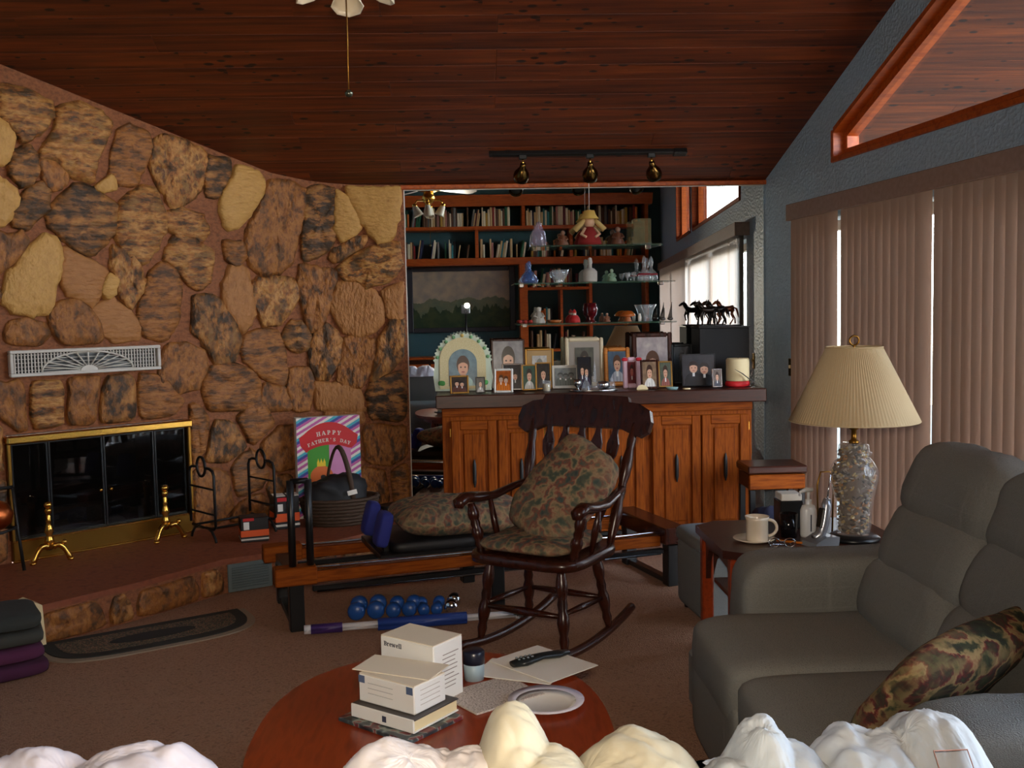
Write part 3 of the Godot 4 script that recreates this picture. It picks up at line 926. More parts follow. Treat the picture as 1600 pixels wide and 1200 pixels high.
	quad(fb, Vector3(0.53, 0, -0.02), Vector3(0.4, 0, -0.45), Vector3(0.4, 0.7, -0.45), Vector3(0.53, 0.7, -0.02))
	quad(fb, Vector3(-0.4, 0, -0.45), Vector3(0.4, 0, -0.45), Vector3(0.4, 0.7, -0.45), Vector3(-0.4, 0.7, -0.45))
	quad(fb, Vector3(-0.53, 0.7, -0.02), Vector3(0.53, 0.7, -0.02), Vector3(0.4, 0.7, -0.45), Vector3(-0.4, 0.7, -0.45))
	quad(fb, Vector3(-0.53, 0.004, -0.02), Vector3(0.53, 0.004, -0.02), Vector3(0.4, 0.004, -0.45), Vector3(-0.4, 0.004, -0.45))
	obj("firebox", fb, M.soot, f)
	var lm := tri_mat(noise_tex(95, 0.03, [[0.0, Color8(70, 62, 56)], [1.0, Color8(150, 142, 134)]]), Vector3(3, 12, 12), 0.95)
	for q in [[Vector3(-0.2, 0.068, -0.14), 8.0], [Vector3(0.02, 0.068, -0.29), -6.0], [Vector3(-0.1, 0.178, -0.22), -4.0]]:
		var o := one("fire_log", puff_tool(Vector3.ZERO, Vector3(0.42, 0.12, 0.12), 0.5, 0.35, Basis(), 20, 12, 0.012, 4, 9.0), lm, "ash grey half burnt log behind the black fireplace doors", "log", Vector3.ZERO, Vector3.ZERO, "logs in the fireplace")
		o.transform = fire_tr() * Transform3D(rot_y(q[1]), q[0])
	# white grille with a sunburst
	var v := thing("sunburst_grille", "white metal wall grille with a sunburst fan above the fireplace", "grille")
	var vc := wall_pt(VENT.get_center().x, VENT.get_center().y, 0.0)
	v.transform = Transform3D(rot_y(FIRE_TURN), vc)
	var hw := VENT.size.x * 0.5
	var hh := VENT.size.y * 0.5
	obj("back_plate", box_tool(Vector3(0, 0, 0.012), Vector3(hw * 2 - 0.01, hh * 2 - 0.01, 0.02)), M.black, v)
	for sy in [-1, 1]: obj("rail", box_tool(Vector3(0, sy * (hh - 0.009), 0.038), Vector3(hw * 2, 0.018, 0.04), 0.004), M.grille, v)
	for sx in [-1, 1]: obj("stile", box_tool(Vector3(sx * (hw - 0.009), 0, 0.038), Vector3(0.018, hh * 2 - 0.036, 0.04), 0.004), M.grille, v)
	var bars := tool()
	var cx := 0.0
	var n := 46
	for i in n:
		var x := -hw + 0.03 + (hw * 2 - 0.06) * i / (n - 1.0)
		var lowy := -hh + 0.018
		if abs(x - cx) < 0.26: lowy = -hh + 0.018 + 0.108 * sqrt(1.0 - pow((x - cx) / 0.26, 2.0))
		if hh - 0.018 - lowy > 0.004: box(bars, Vector3(x, (lowy + hh - 0.018) * 0.5, 0.034), Vector3(0.006, hh - 0.018 - lowy, 0.008))
	for k in 5: box(bars, Vector3(0, -hh + 0.032 + k * 0.021, 0.03), Vector3(hw * 2 - 0.04, 0.003, 0.004))
	var bo := obj("bars", bars, M.grille, v)
	bo.set_meta("kind", "stuff")
	var fan := []
	for k in 17:
		var t := PI * k / 16.0
		fan.append(Vector3(cx + 0.26 * cos(t), -hh + 0.018 + 0.108 * sin(t), 0.042))
	obj("fan_rim", tube_tool(fan, 0.0055, 6), M.grille, v)
	for k in 13:
		var t := PI * (k + 0.02) / 12.04
		obj("ray", tube_tool([Vector3(cx + 0.05 * cos(t), -hh + 0.018 + 0.03 * sin(t), 0.042), Vector3(cx + 0.258 * cos(t), -hh + 0.018 + 0.107 * sin(t), 0.042)], 0.0042, 6), M.grille, v)
	var hub := []
	for k in 9:
		var t := PI * k / 8.0
		hub.append_array([cx + 0.05 * cos(t), -hh + 0.016 + 0.032 * sin(t)])
	obj("hub", prism_tool(pv(hub), 0.016, Transform3D(Basis(), Vector3(0, 0, 0.044))), M.grille, v)

func andiron() -> Node3D:
	var t := thing("andiron", "", "andiron", Vector3.ZERO, 0.0, "brass andirons on the hearth")
	obj("column", lathe_tool([[0.0, 0.30], [0.016, 0.298], [0.022, 0.285], [0.015, 0.268], [0.011, 0.262], [0.015, 0.256], [0.013, 0.235], [0.017, 0.225], [0.012, 0.215], [0.022, 0.19], [0.026, 0.17], [0.016, 0.15], [0.023, 0.13], [0.028, 0.11], [0.018, 0.09], [0.02, 0.07], [0.0, 0.07]], 14), M.brass, t)
	obj("finial", lathe_tool([[0.0, 0.026], [0.018, 0.02], [0.024, 0.008], [0.02, -0.006], [0.0, -0.014]], 12, Vector3(0, 0.31, 0)), M.brass, t)
	for sx in [-1, 1]:
		var pts := []
		for k in 9:
			var u := k / 8.0
			pts.append(Vector3(sx * (0.012 + 0.085 * u), 0.085 + 0.02 * sin(PI * u) - 0.078 * u * u, 0.02 + 0.02 * u))
		obj("leg", tube_tool(pts, [0.019, 0.018, 0.016, 0.016, 0.015, 0.014, 0.013, 0.015, 0.016], 10), M.brass, t)
		obj("foot", puff_tool(Vector3(sx * 0.097, 0.01, 0.042), Vector3(0.036, 0.02, 0.036), 0.8, 1.0, Basis(), 12, 8), M.brass, t)
	obj("knob", puff_tool(Vector3(0.07, 0.105, 0.03), Vector3(0.03, 0.03, 0.03), 1.0, 1.0, Basis(), 10, 8), M.brass, t)
	obj("log_bar", box_tool(Vector3(0, 0.075, -0.015), Vector3(0.02, 0.02, 0.06), 0.003), M.iron, t)
	return t

func hearth_things():
	var a := andiron()
	a.transform = fire_tr() * Transform3D(rot_y(-8), Vector3(-0.37, 0, 0.13))
	tag(a, "brass andiron by the copper kettle at one end of the fireplace", "andiron")
	var b: Node3D = a.duplicate()
	b.name = numbered("andiron")
	add_child(b)
	b.transform = fire_tr() * Transform3D(rot_y(10), Vector3(0.31, 0, 0.12))
	tag(b, "brass andiron at the fireplace end beside the iron log rack", "andiron")
	# black iron log rack with ring tops
	var r := thing("log_rack", "black iron log rack with ring topped ends on the hearth", "rack", Vector3(-1.44, HEARTH, -6.23), deg_to_rad(FIRE_TURN))
	for sx in [-1, 1]:
		var x: float = sx * 0.2
		var h := 0.44
		var loop := []
		for q in [[-0.15, 0.10], [-0.15, h - 0.04], [-0.135, h - 0.01], [-0.1, h], [-0.055, h], [-0.055, h], [0.055, h], [0.055, h], [0.1, h], [0.135, h - 0.01], [0.15, h - 0.04], [0.15, 0.10], [0.13, 0.085], [0.0, 0.08], [-0.13, 0.085]]:
			if q[0] > -0.055 or q[0] < -0.056: loop.append(Vector3(x, q[1], q[0]))
		obj("end_frame", tube_tool(loop.slice(0, 4) + [Vector3(x, h, -0.05)], 0.0085, 8), M.iron, r)
		obj("end_frame", tube_tool([Vector3(x, h, 0.05)] + loop.slice(6), 0.0085, 8), M.iron, r)
		var ring := []
		for k in 20: ring.append(Vector3(x, h + 0.005 + 0.058 * sin(TAU * k / 20), 0.05 * cos(TAU * k / 20)))
		obj("ring", tube_tool(ring, 0.008, 8, true), M.iron, r)
		for y in [0.17, 0.32]: obj("cross_bar", tube_tool([Vector3(x, y, -0.15), Vector3(x, y, 0.15)], 0.006, 8), M.iron, r)
		for sz in [-1, 1]:
			obj("foot", tube_tool([Vector3(x, 0.085, sz * 0.04), Vector3(x, 0.07, sz * 0.1), Vector3(x, 0.03, sz * 0.14), Vector3(x, 0.008, sz * 0.15)], 0.008, 8), M.iron, r)
	for sz in [-1, 1]: obj("base_bar", tube_tool([Vector3(-0.2, 0.085, sz * 0.1), Vector3(0.2, 0.085, sz * 0.1)], 0.007, 8), M.iron, r)
	# cartons of fire logs
	var carton := func(label, at, turn, sz: Vector3):
		var t := thing("fire_log_carton", label, "carton", at, deg_to_rad(turn))
		obj("carton_body", box_tool(Vector3(0, sz.y * 0.5, 0), sz, 0.004), mat(Color8(22, 20, 22), 0.45), t)
		var fz := sz.z * 0.5 + 0.0015
		obj("orange_band", box_tool(Vector3(0, sz.y * 0.36, 0), Vector3(sz.x + 0.003, sz.y * 0.26, sz.z + 0.003), 0.001), mat(Color8(214, 82, 22), 0.5), t)
		obj("white_line", box_tool(Vector3(0, sz.y * 0.12, 0), Vector3(sz.x + 0.002, sz.y * 0.07, sz.z + 0.002), 0.001), mat(Color8(196, 192, 180), 0.5), t)
		obj("red_flash", box_tool(Vector3(-sz.x * 0.22, sz.y * 0.93, 0), Vector3(sz.x * 0.4, sz.y * 0.12, sz.z + 0.003), 0.001), mat(Color8(190, 26, 30), 0.5), t)
		obj("price_tag", box_tool(Vector3(-sz.x * 0.3, sz.y * 0.68, fz), Vector3(0.032, 0.045, 0.002)), M.white, t)
		return t
	carton.call("black and orange fire log carton at the foot of the iron rack", Vector3(-1.29, HEARTH, -6.08), 18.0, Vector3(0.16, 0.145, 0.13))
	carton.call("black and orange fire log carton with white papers on top", Vector3(-1.17, HEARTH, -6.44), 24.0, Vector3(0.15, 0.2, 0.16))
	for k in 2:
		one("paper_sheet", box_tool(Vector3.ZERO, Vector3(0.07, 0.004, 0.11), 0.001), M.paper, ["small white paper lying on the taller carton, nearer the rack", "small white paper lying on the taller carton, nearer the basket"][k], "paper", Vector3(-1.205 + k * 0.08, HEARTH + 0.203, -6.435 - k * 0.02), Vector3(0, deg_to_rad(20), 0))
	# the gift bag
	var gb := thing("gift_bag", "striped gift bag reading HAPPY FATHER'S DAY against the stones", "gift bag", Vector3(-0.92, HEARTH, -6.74), deg_to_rad(20))
	obj("bag_body", box_tool(Vector3(0, 0.33, -0.04), Vector3(0.42, 0.66, 0.08), 0.003), M.white, gb)
	obj("bag_front", prism_tool(pv([-0.21, 0, 0.21, 0, 0.21, 0.66, -0.21, 0.66]), 0.002, Transform3D(Basis(), Vector3(0, 0, 0.002)), Rect2(-0.21, 0, 0.42, 0.66)), tex_mat(bag_picture(), 0.5), gb)
	var red := mat(Color8(206, 22, 30), 0.5)
	var ban := []
	for k in 13:
		var u := -1.0 + k / 6.0
		ban.append_array([u * 0.165, 0.625 - 0.075 * u * u])
	ban.append_array([0.195, 0.53, 0.185, 0.475, 0.15, 0.445])
	for k in 11:
		var u := 0.8 - k * 0.16
		ban.append_array([u * 0.165, 0.475 - 0.045 * u * u])
	ban.append_array([-0.15, 0.43, -0.185, 0.475, -0.195, 0.53])
	obj("banner", prism_tool(pv(ban), 0.003, Transform3D(Basis(), Vector3(0, 0, 0.005))), red, gb)
	var font := SystemFont.new()
	font.font_names = PackedStringArray(["Droid Serif"])
	font.font_weight = 700
	for ln in [["HAPPY", 0.555, 0.034, 0.036, 0.9], ["FATHER'S DAY", 0.507, 0.024, 0.030, 1.0]]:
		var word: String = ln[0]
		for i in word.length():
			if word[i] == " ": continue
			var tm := TextMesh.new()
			tm.text = word[i]
			tm.font = font
			tm.font_size = 32
			tm.pixel_size = ln[3] / 32.0
			tm.depth = 0.002
			var u: float = (i - (word.length() - 1) * 0.5) * ln[2]
			obj("letter", tm, M.paper, gb, Vector3(u, ln[1] - u * u * 1.6, 0.008), Vector3(0, 0, -u * 3.2 * 0.7))
	# wicker basket with a dark bag in it
	var wk := tri_mat(noise_tex(96, 0.05, [[0.0, Color8(38, 26, 18)], [1.0, Color8(92, 66, 44)]]), Vector3(10, 24, 10), 0.8)
	var bk := thing("wicker_basket", "brown wicker basket with an arched handle on the hearth", "basket", Vector3(-0.83, HEARTH, -6.5), deg_to_rad(14))
	for k in 8:
		var y := 0.012 + k * 0.022
		var rr := 0.155 + 0.055 * sqrt(k / 7.0)
		var pts := []
		for i in 40:
			var t := TAU * i / 40
			var wv: float = 0.006 * (1 if (i + k) % 2 == 0 else -1)
			pts.append(Vector3((rr * 1.15 + wv) * cos(t), y, (rr * 0.8 + wv) * sin(t)))
		obj("weave_ring", tube_tool(pts, 0.012, 6, true), wk, bk)
	obj("basket_floor", lathe_tool([[0.0, 0.01], [0.15, 0.01], [0.15, 0.0], [0.0, 0.0]], 24, Vector3.ZERO, Basis(), 1.15, 0.8), wk, bk)
	var hp := []
	for k in 17:
		var t := PI * k / 16.0
		hp.append(Vector3(0.052 * cos(t) * (1.0 + 0.5 * (1.0 - sin(t))), 0.15 + 0.34 * sin(t), 0.09 * cos(t)))
	obj("handle", tube_tool(hp, 0.016, 8, false, 0.6), wk, bk)
	one("dark_bag", puff_tool(Vector3.ZERO, Vector3(0.38, 0.24, 0.24), 0.7, 0.8, Basis(), 28, 18, 0.05, 9, 7.0), mat(Color8(20, 19, 22), 0.7), "crumpled black bag filling the wicker basket", "bag", Vector3(-0.84, HEARTH + 0.18, -6.51), Vector3(0, 0.3, 0.08))
	one("paper_slip", box_tool(Vector3.ZERO, Vector3(0.06, 0.03, 0.003), 0.001), M.paper, "torn white paper slip on the black bag in the basket", "paper", Vector3(-0.735, HEARTH + 0.215, -6.385), Vector3(-0.4, 0.2, 0.2))
	# bellows leaning by the mirror
	var bw := thing("hand_bellows", "black hand bellows lying beside the wicker basket", "bellows", Vector3(-0.5, HEARTH, -6.66), deg_to_rad(30))
	var leaf := []
	for k in 24:
		var t := TAU * k / 24
		leaf.append_array([0.10 * cos(t) * (1.0 if cos(t) < 0 else 1.25), 0.07 * sin(t)])
	for y in [0.012, 0.075]: obj("board", prism_tool(pv(leaf), 0.016, Transform3D(Basis(Vector3.RIGHT, -PI / 2) , Vector3(0, y, 0))), M.black, bw)
	obj("leather", lathe_tool([[0.09, 0.018], [0.078, 0.03], [0.088, 0.042], [0.078, 0.055], [0.09, 0.068]], 24, Vector3.ZERO, Basis(), 1.0, 0.68), mat(Color8(24, 18, 16), 0.6), bw)
	obj("nozzle", tube_tool([Vector3(0.11, 0.045, 0), Vector3(0.15, 0.07, 0), Vector3(0.19, 0.1, 0)], [0.022, 0.014, 0.018], 10), M.iron, bw)
	# copper kettle on an iron stand at the near end
	var kt := thing("copper_kettle", "copper kettle hanging in an iron stand at the fireplace end", "kettle")
	kt.transform = Transform3D(rot_y(FIRE_TURN), fire_tr() * Vector3(-0.67, 0, 0.2))
	obj("kettle_body", lathe_tool([[0.0, 0.24], [0.05, 0.24], [0.085, 0.27], [0.095, 0.32], [0.07, 0.37], [0.04, 0.385], [0.0, 0.395]], 20), M.copper, kt)
	for sx in [-1, 1]:
		obj("stand_leg", tube_tool([Vector3(sx * 0.12, 0.005, 0.05), Vector3(sx * 0.11, 0.2, 0.02), Vector3(sx * 0.1, 0.45, 0)], 0.009, 8), M.iron, kt)
	obj("stand_ring", tube_tool([Vector3(-0.105, 0.235, 0.02), Vector3(0, 0.235, 0.11), Vector3(0.105, 0.235, 0.02), Vector3(0, 0.235, -0.09)], 0.008, 8, true), M.iron, kt)
	obj("cross_bar", tube_tool([Vector3(-0.1, 0.45, 0), Vector3(0.1, 0.45, 0)], 0.009, 8), M.iron, kt)
	# half round rug before the hearth
	var rg := thing("hearth_rug", "dark green patterned half round rug with fringe before the hearth", "rug", Vector3(-1.62, 0.0, -5.02), deg_to_rad(31))
	var shape := func(g: float) -> PackedVector2Array:
		var o := PackedVector2Array()
		for k in 41:
			var t := PI * k / 40.0
			o.append(Vector2((0.47 + g) * sign(cos(t)) * pow(abs(cos(t)), 0.55), -(0.36 + g) * pow(sin(t), 0.55)))
		return o
	obj("fringe", prism_tool(shape.call(0.035), 0.006, flat_tr(0.004)), mat(Color8(150, 132, 112), 0.95), rg)
	obj("border", prism_tool(shape.call(0.0), 0.008, flat_tr(0.008)), mat(Color8(46, 44, 40), 0.95), rg)
	var field := Geometry2D.offset_polygon(shape.call(0.0), -0.055)
	obj("field", prism_tool(field[0], 0.008, flat_tr(0.010)), tri_mat(noise_tex(97, 0.03, [[0.0, Color8(56, 50, 42)], [0.42, Color8(78, 78, 62)], [0.5, Color8(140, 120, 92)], [0.58, Color8(132, 84, 66)], [0.66, Color8(70, 74, 60)], [1.0, Color8(60, 58, 50)]]), Vector3(2.4, 2.4, 2.4), 0.95), rg)
	var med := []
	for k in 24: med.append_array([0.2 * cos(TAU * k / 24), -0.19 + 0.06 * sin(TAU * k / 24)])
	obj("medallion", prism_tool(pv(med), 0.008, flat_tr(0.012)), mat(Color8(44, 42, 40), 0.95), rg)
	# folded blankets and a paper bag at the near end
	var cols := [Color8(52, 54, 50), Color8(60, 60, 54), Color8(84, 34, 66), Color8(70, 26, 56)]
	var names := ["folded charcoal blanket on top of the pile by the hearth", "folded grey green blanket second in the pile by the hearth", "folded plum blanket third in the pile by the hearth", "folded dark plum blanket at the bottom of the pile by the hearth"]
	for k in 4:
		one("folded_blanket", puff_tool(Vector3.ZERO, Vector3(0.44, 0.068, 0.36), 0.45, 0.3, Basis(), 32, 12, 0.012, 20 + k, 5.0), mat(cols[k], 0.95), names[k], "blanket", Vector3(-2.10 + 0.008 * (k % 2), 0.036 + (3 - k) * 0.07, -4.40), Vector3(0, deg_to_rad(28 + 3 * k), 0), "folded blankets by the hearth")
	var pb := tool()
	prism(pb, pv([-0.16, 0, 0.16, 0, 0.15, 0.2, 0.10, 0.23, 0.0, 0.2, -0.13, 0.205]), 0.1, Transform3D())
	one("paper_bag", pb, M.cream, "cream paper bag standing behind the folded blankets", "bag", Vector3(-2.14, 0, -4.70), Vector3(0, deg_to_rad(42), 0))

func bag_picture() -> ImageTexture:
	var im := Image.create(168, 264, false, Image.FORMAT_RGB8)
	var band := [Color8(236, 226, 214), Color8(70, 178, 196), Color8(64, 70, 150), Color8(196, 92, 160), Color8(236, 226, 214), Color8(196, 92, 160)]
	for y in 264:
		for x in 168:
			var k := int(floor(fposmod((x * 0.55 + y) / 46.0 * 6.0, 6.0)))
			var c: Color = band[k]
			if x > 26 and x < 142 and y > 60:
				c = Color8(64, 150, 40) if x < 84 else Color8(206, 132, 178)
				if y > 210: c = Color8(226, 190, 210)
			im.set_pixel(x, y, c)
	# a plain cartoon animal's head with a paper crown
	for y in range(104, 190):
		for x in range(30, 96):
			var dx := (x - 62) / 30.0
			var dy := (y - 156) / 28.0
			if dx * dx + dy * dy < 1.0: im.set_pixel(x, y, Color8(214, 104, 40))
			if pow((x - 66) / 7.0, 2) + pow((y - 158) / 6.0, 2) < 1.0: im.set_pixel(x, y, Color8(20, 16, 16))
			if y > 108 and y < 130 and abs(x - 62) < 12 and (y - 108) > (abs(fposmod(x - 50.0, 8.0) - 4.0)) * 3.0: im.set_pixel(x, y, Color8(236, 204, 40))
	return ImageTexture.create_from_image(im)

# ------------------------------------------------------------------ the bar, its mirror and what stands there
func bar_and_mirror():
	var mi := thing("wall_mirror", "wall sized mirror behind the bar reaching up to the ceiling", "mirror", Vector3(0.83, 0, -7.0))
	obj("mirror_glass", box_tool(Vector3(0, 1.175, -0.006), Vector3(2.45, 2.34, 0.008)), M.mirror, mi)
	obj("edge_strip", box_tool(Vector3(-1.228, 1.175, -0.002), Vector3(0.008, 2.34, 0.016), 0.002), M.grille, mi)
	obj("edge_strip", box_tool(Vector3(0, 2.342, -0.002), Vector3(2.45, 0.006, 0.014), 0.002), M.grille, mi)
	var b := thing("bar_cabinet", "long oak bar cabinet with panelled doors under the mirror", "cabinet", Vector3(0.8225, 0, -6.42))
	obj("carcass", box_tool(Vector3(0, 0.49, -0.27), Vector3(1.975, 0.85, 0.5), 0.004), M.oak_v, b)
	obj("plinth", box_tool(Vector3(0, 0.032, -0.27), Vector3(1.93, 0.064, 0.44)), M.dark_wood_h, b)
	obj("apron", box_tool(Vector3(0, 0.888, -0.01), Vector3(1.975, 0.055, 0.022), 0.004), M.oak_h, b)
	var spans := [[-0.11, 0.175], [0.185, 0.475], [0.52, 0.81], [0.82, 1.11], [1.165, 1.472], [1.482, 1.782]]
	for i in spans.size():
		var a: float = spans[i][0] - 0.8225
		var c: float = spans[i][1] - 0.8225
		var mid := (a + c) * 0.5
		var wd := c - a
		var d = obj("door", box_tool(Vector3(mid, 0.455, -0.012), Vector3(wd, 0.76, 0.02), 0.003), M.oak_v, b)
		for e in [a + 0.028, c - 0.028]: obj("stile", box_tool(Vector3(e, 0.455, 0.004), Vector3(0.056, 0.76, 0.018), 0.005), M.oak_v, d)
		for y in [0.105, 0.805]: obj("rail", box_tool(Vector3(mid, y, 0.004), Vector3(wd - 0.112, 0.06, 0.018), 0.005), M.oak_h, d)
		obj("panel", box_tool(Vector3(mid, 0.455, 0.0), Vector3(wd - 0.15, 0.6, 0.016), 0.012), M.oak_v, d)
		var pl := tool(true)
		lathe(pl, [[0.0, 0.09], [0.004, 0.088], [0.007, 0.075], [0.012, 0.055], [0.013, 0.0], [0.012, -0.055], [0.007, -0.075], [0.004, -0.088], [0.0, -0.09]], 8, Vector3(mid, 0.5, 0.016), Basis(), 1.0, 0.7)
		obj("pull", pl, M.iron, d)
		for y in [0.17, 0.76]: obj("hinge", box_tool(Vector3(a - 0.004 if i % 2 == 0 else c + 0.004, y, 0.002), Vector3(0.009, 0.055, 0.012), 0.002), M.brass, d)
	var top := tri_mat(noise_tex(101, 0.02, [[0.0, Color8(44, 32, 30)], [1.0, Color8(66, 50, 46)]]), Vector3(2, 2, 2), 0.22)
	one("bar_counter", box_tool(Vector3(0.8425, 0.958, -6.665), Vector3(2.085, 0.084, 0.61), 0.006), M.dark_wood_h, "thick dark bar counter covered with framed photographs", "counter")

func portrait(sd: int, bg: Color, skin: Color, hair: Color, cloth: Color, people := 1, low := 0.0) -> ImageTexture:
	var w := 96
	var h := 96
	var im := Image.create(w, h, false, Image.FORMAT_RGB8)
	var nz := FastNoiseLite.new()
	nz.seed = sd
	nz.frequency = 0.03
	for y in h:
		for x in w:
			var c := bg.lerp(Color(bg.r * 0.7, bg.g * 0.7, bg.b * 0.75), 0.5 + 0.6 * nz.get_noise_2d(x, y))
			for p in people:
				var cx := w * (p + 1.0) / (people + 1.0)
				var k := 1.3 / sqrt(people)
				var cy := h * (0.42 + low + 0.05 * (p % 2))
				var dx := (x - cx) / k
				var dy := (y - cy) / k
				if pow(dx / 30.0, 2) + pow((dy - 46) / 30.0, 2) < 1.0 or (abs(dx) < 30 and dy > 46): c = cloth.lerp(Color.BLACK, 0.25 * float(int(dx + 60) % 14 < 3))
				if abs(dx) < 4 and dy > 17 and dy < 30: c = Color8(224, 220, 214)
				if pow(dx / 16.5, 2) + pow((dy + 4) / 19.0, 2) < 1.0: c = hair
				if pow(dx / 13.0, 2) + pow((dy - 2) / 16.0, 2) < 1.0 and dy > -9 + dx * dx * 0.03: c = skin
				if pow((abs(dx) - 5.5) / 2.2, 2) + pow((dy - 0.5) / 1.4, 2) < 1.0: c = Color8(48, 32, 28)
				if pow(dx / 4.5, 2) + pow((dy - 10) / 1.5, 2) < 1.0: c = Color8(164, 84, 76)
			im.set_pixel(x, y, c)
	return ImageTexture.create_from_image(im)

func photo_frame(label: String, x: float, z: float, w: float, top: float, bd: float, fm: Material, pic: Texture2D, mount := Color(0, 0, 0, 0), mt := 0.0, lean := 9.0, turn := 0.0) -> Node3D:
	var h := (top - 1.0) / cos(deg_to_rad(lean))
	var f := thing("photo_frame", label, "photo frame", Vector3(x, 1.0, z), deg_to_rad(turn), "framed photographs on the bar")
	var bs := Basis(Vector3.RIGHT, deg_to_rad(-lean))
	var up := func(v): return bs * v + Vector3(0, 0.002 + 0.007 * sin(deg_to_rad(lean)), 0)
	var tr := Transform3D(bs, Vector3(0, 0.004, 0))
	var fr := tool()
	for e in [-1, 1]: box(fr, tr * Vector3(e * (w - bd) * 0.5, h * 0.5, 0), Vector3(bd, h, 0.016), bd * 0.3, bs)
	for y in [bd * 0.5, h - bd * 0.5]: box(fr, tr * Vector3(0, y, 0), Vector3(w - bd * 2, bd, 0.016), bd * 0.3, bs)
	obj("frame", fr, fm, f)
	var iw := w - bd * 2
	var ih := h - bd * 2
	if mount.a > 0.0:
		obj("mount", box_tool(tr * Vector3(0, h * 0.5, -0.002), Vector3(iw, ih, 0.006), 0.0, bs), mat(mount, 0.8), f)
	var pw := iw * 0.5 - mt
	var ph := ih * 0.5 - mt
	obj("picture", prism_tool(pv([-pw, -ph, pw, -ph, pw, ph, -pw, ph]), 0.004, tr * Transform3D(Basis(), Vector3(0, h * 0.5, 0.0025)), Rect2(-pw, -ph, pw * 2, ph * 2)), tex_mat(pic, 0.25), f)
	var leg := tool()
	box(leg, Vector3(0, h * 0.33, -0.012 - h * 0.14), Vector3(0.025, h * 0.66, 0.004), 0.0, Basis(Vector3.RIGHT, deg_to_rad(lean)))
	obj("easel_leg", leg, M.black, f)
	return f

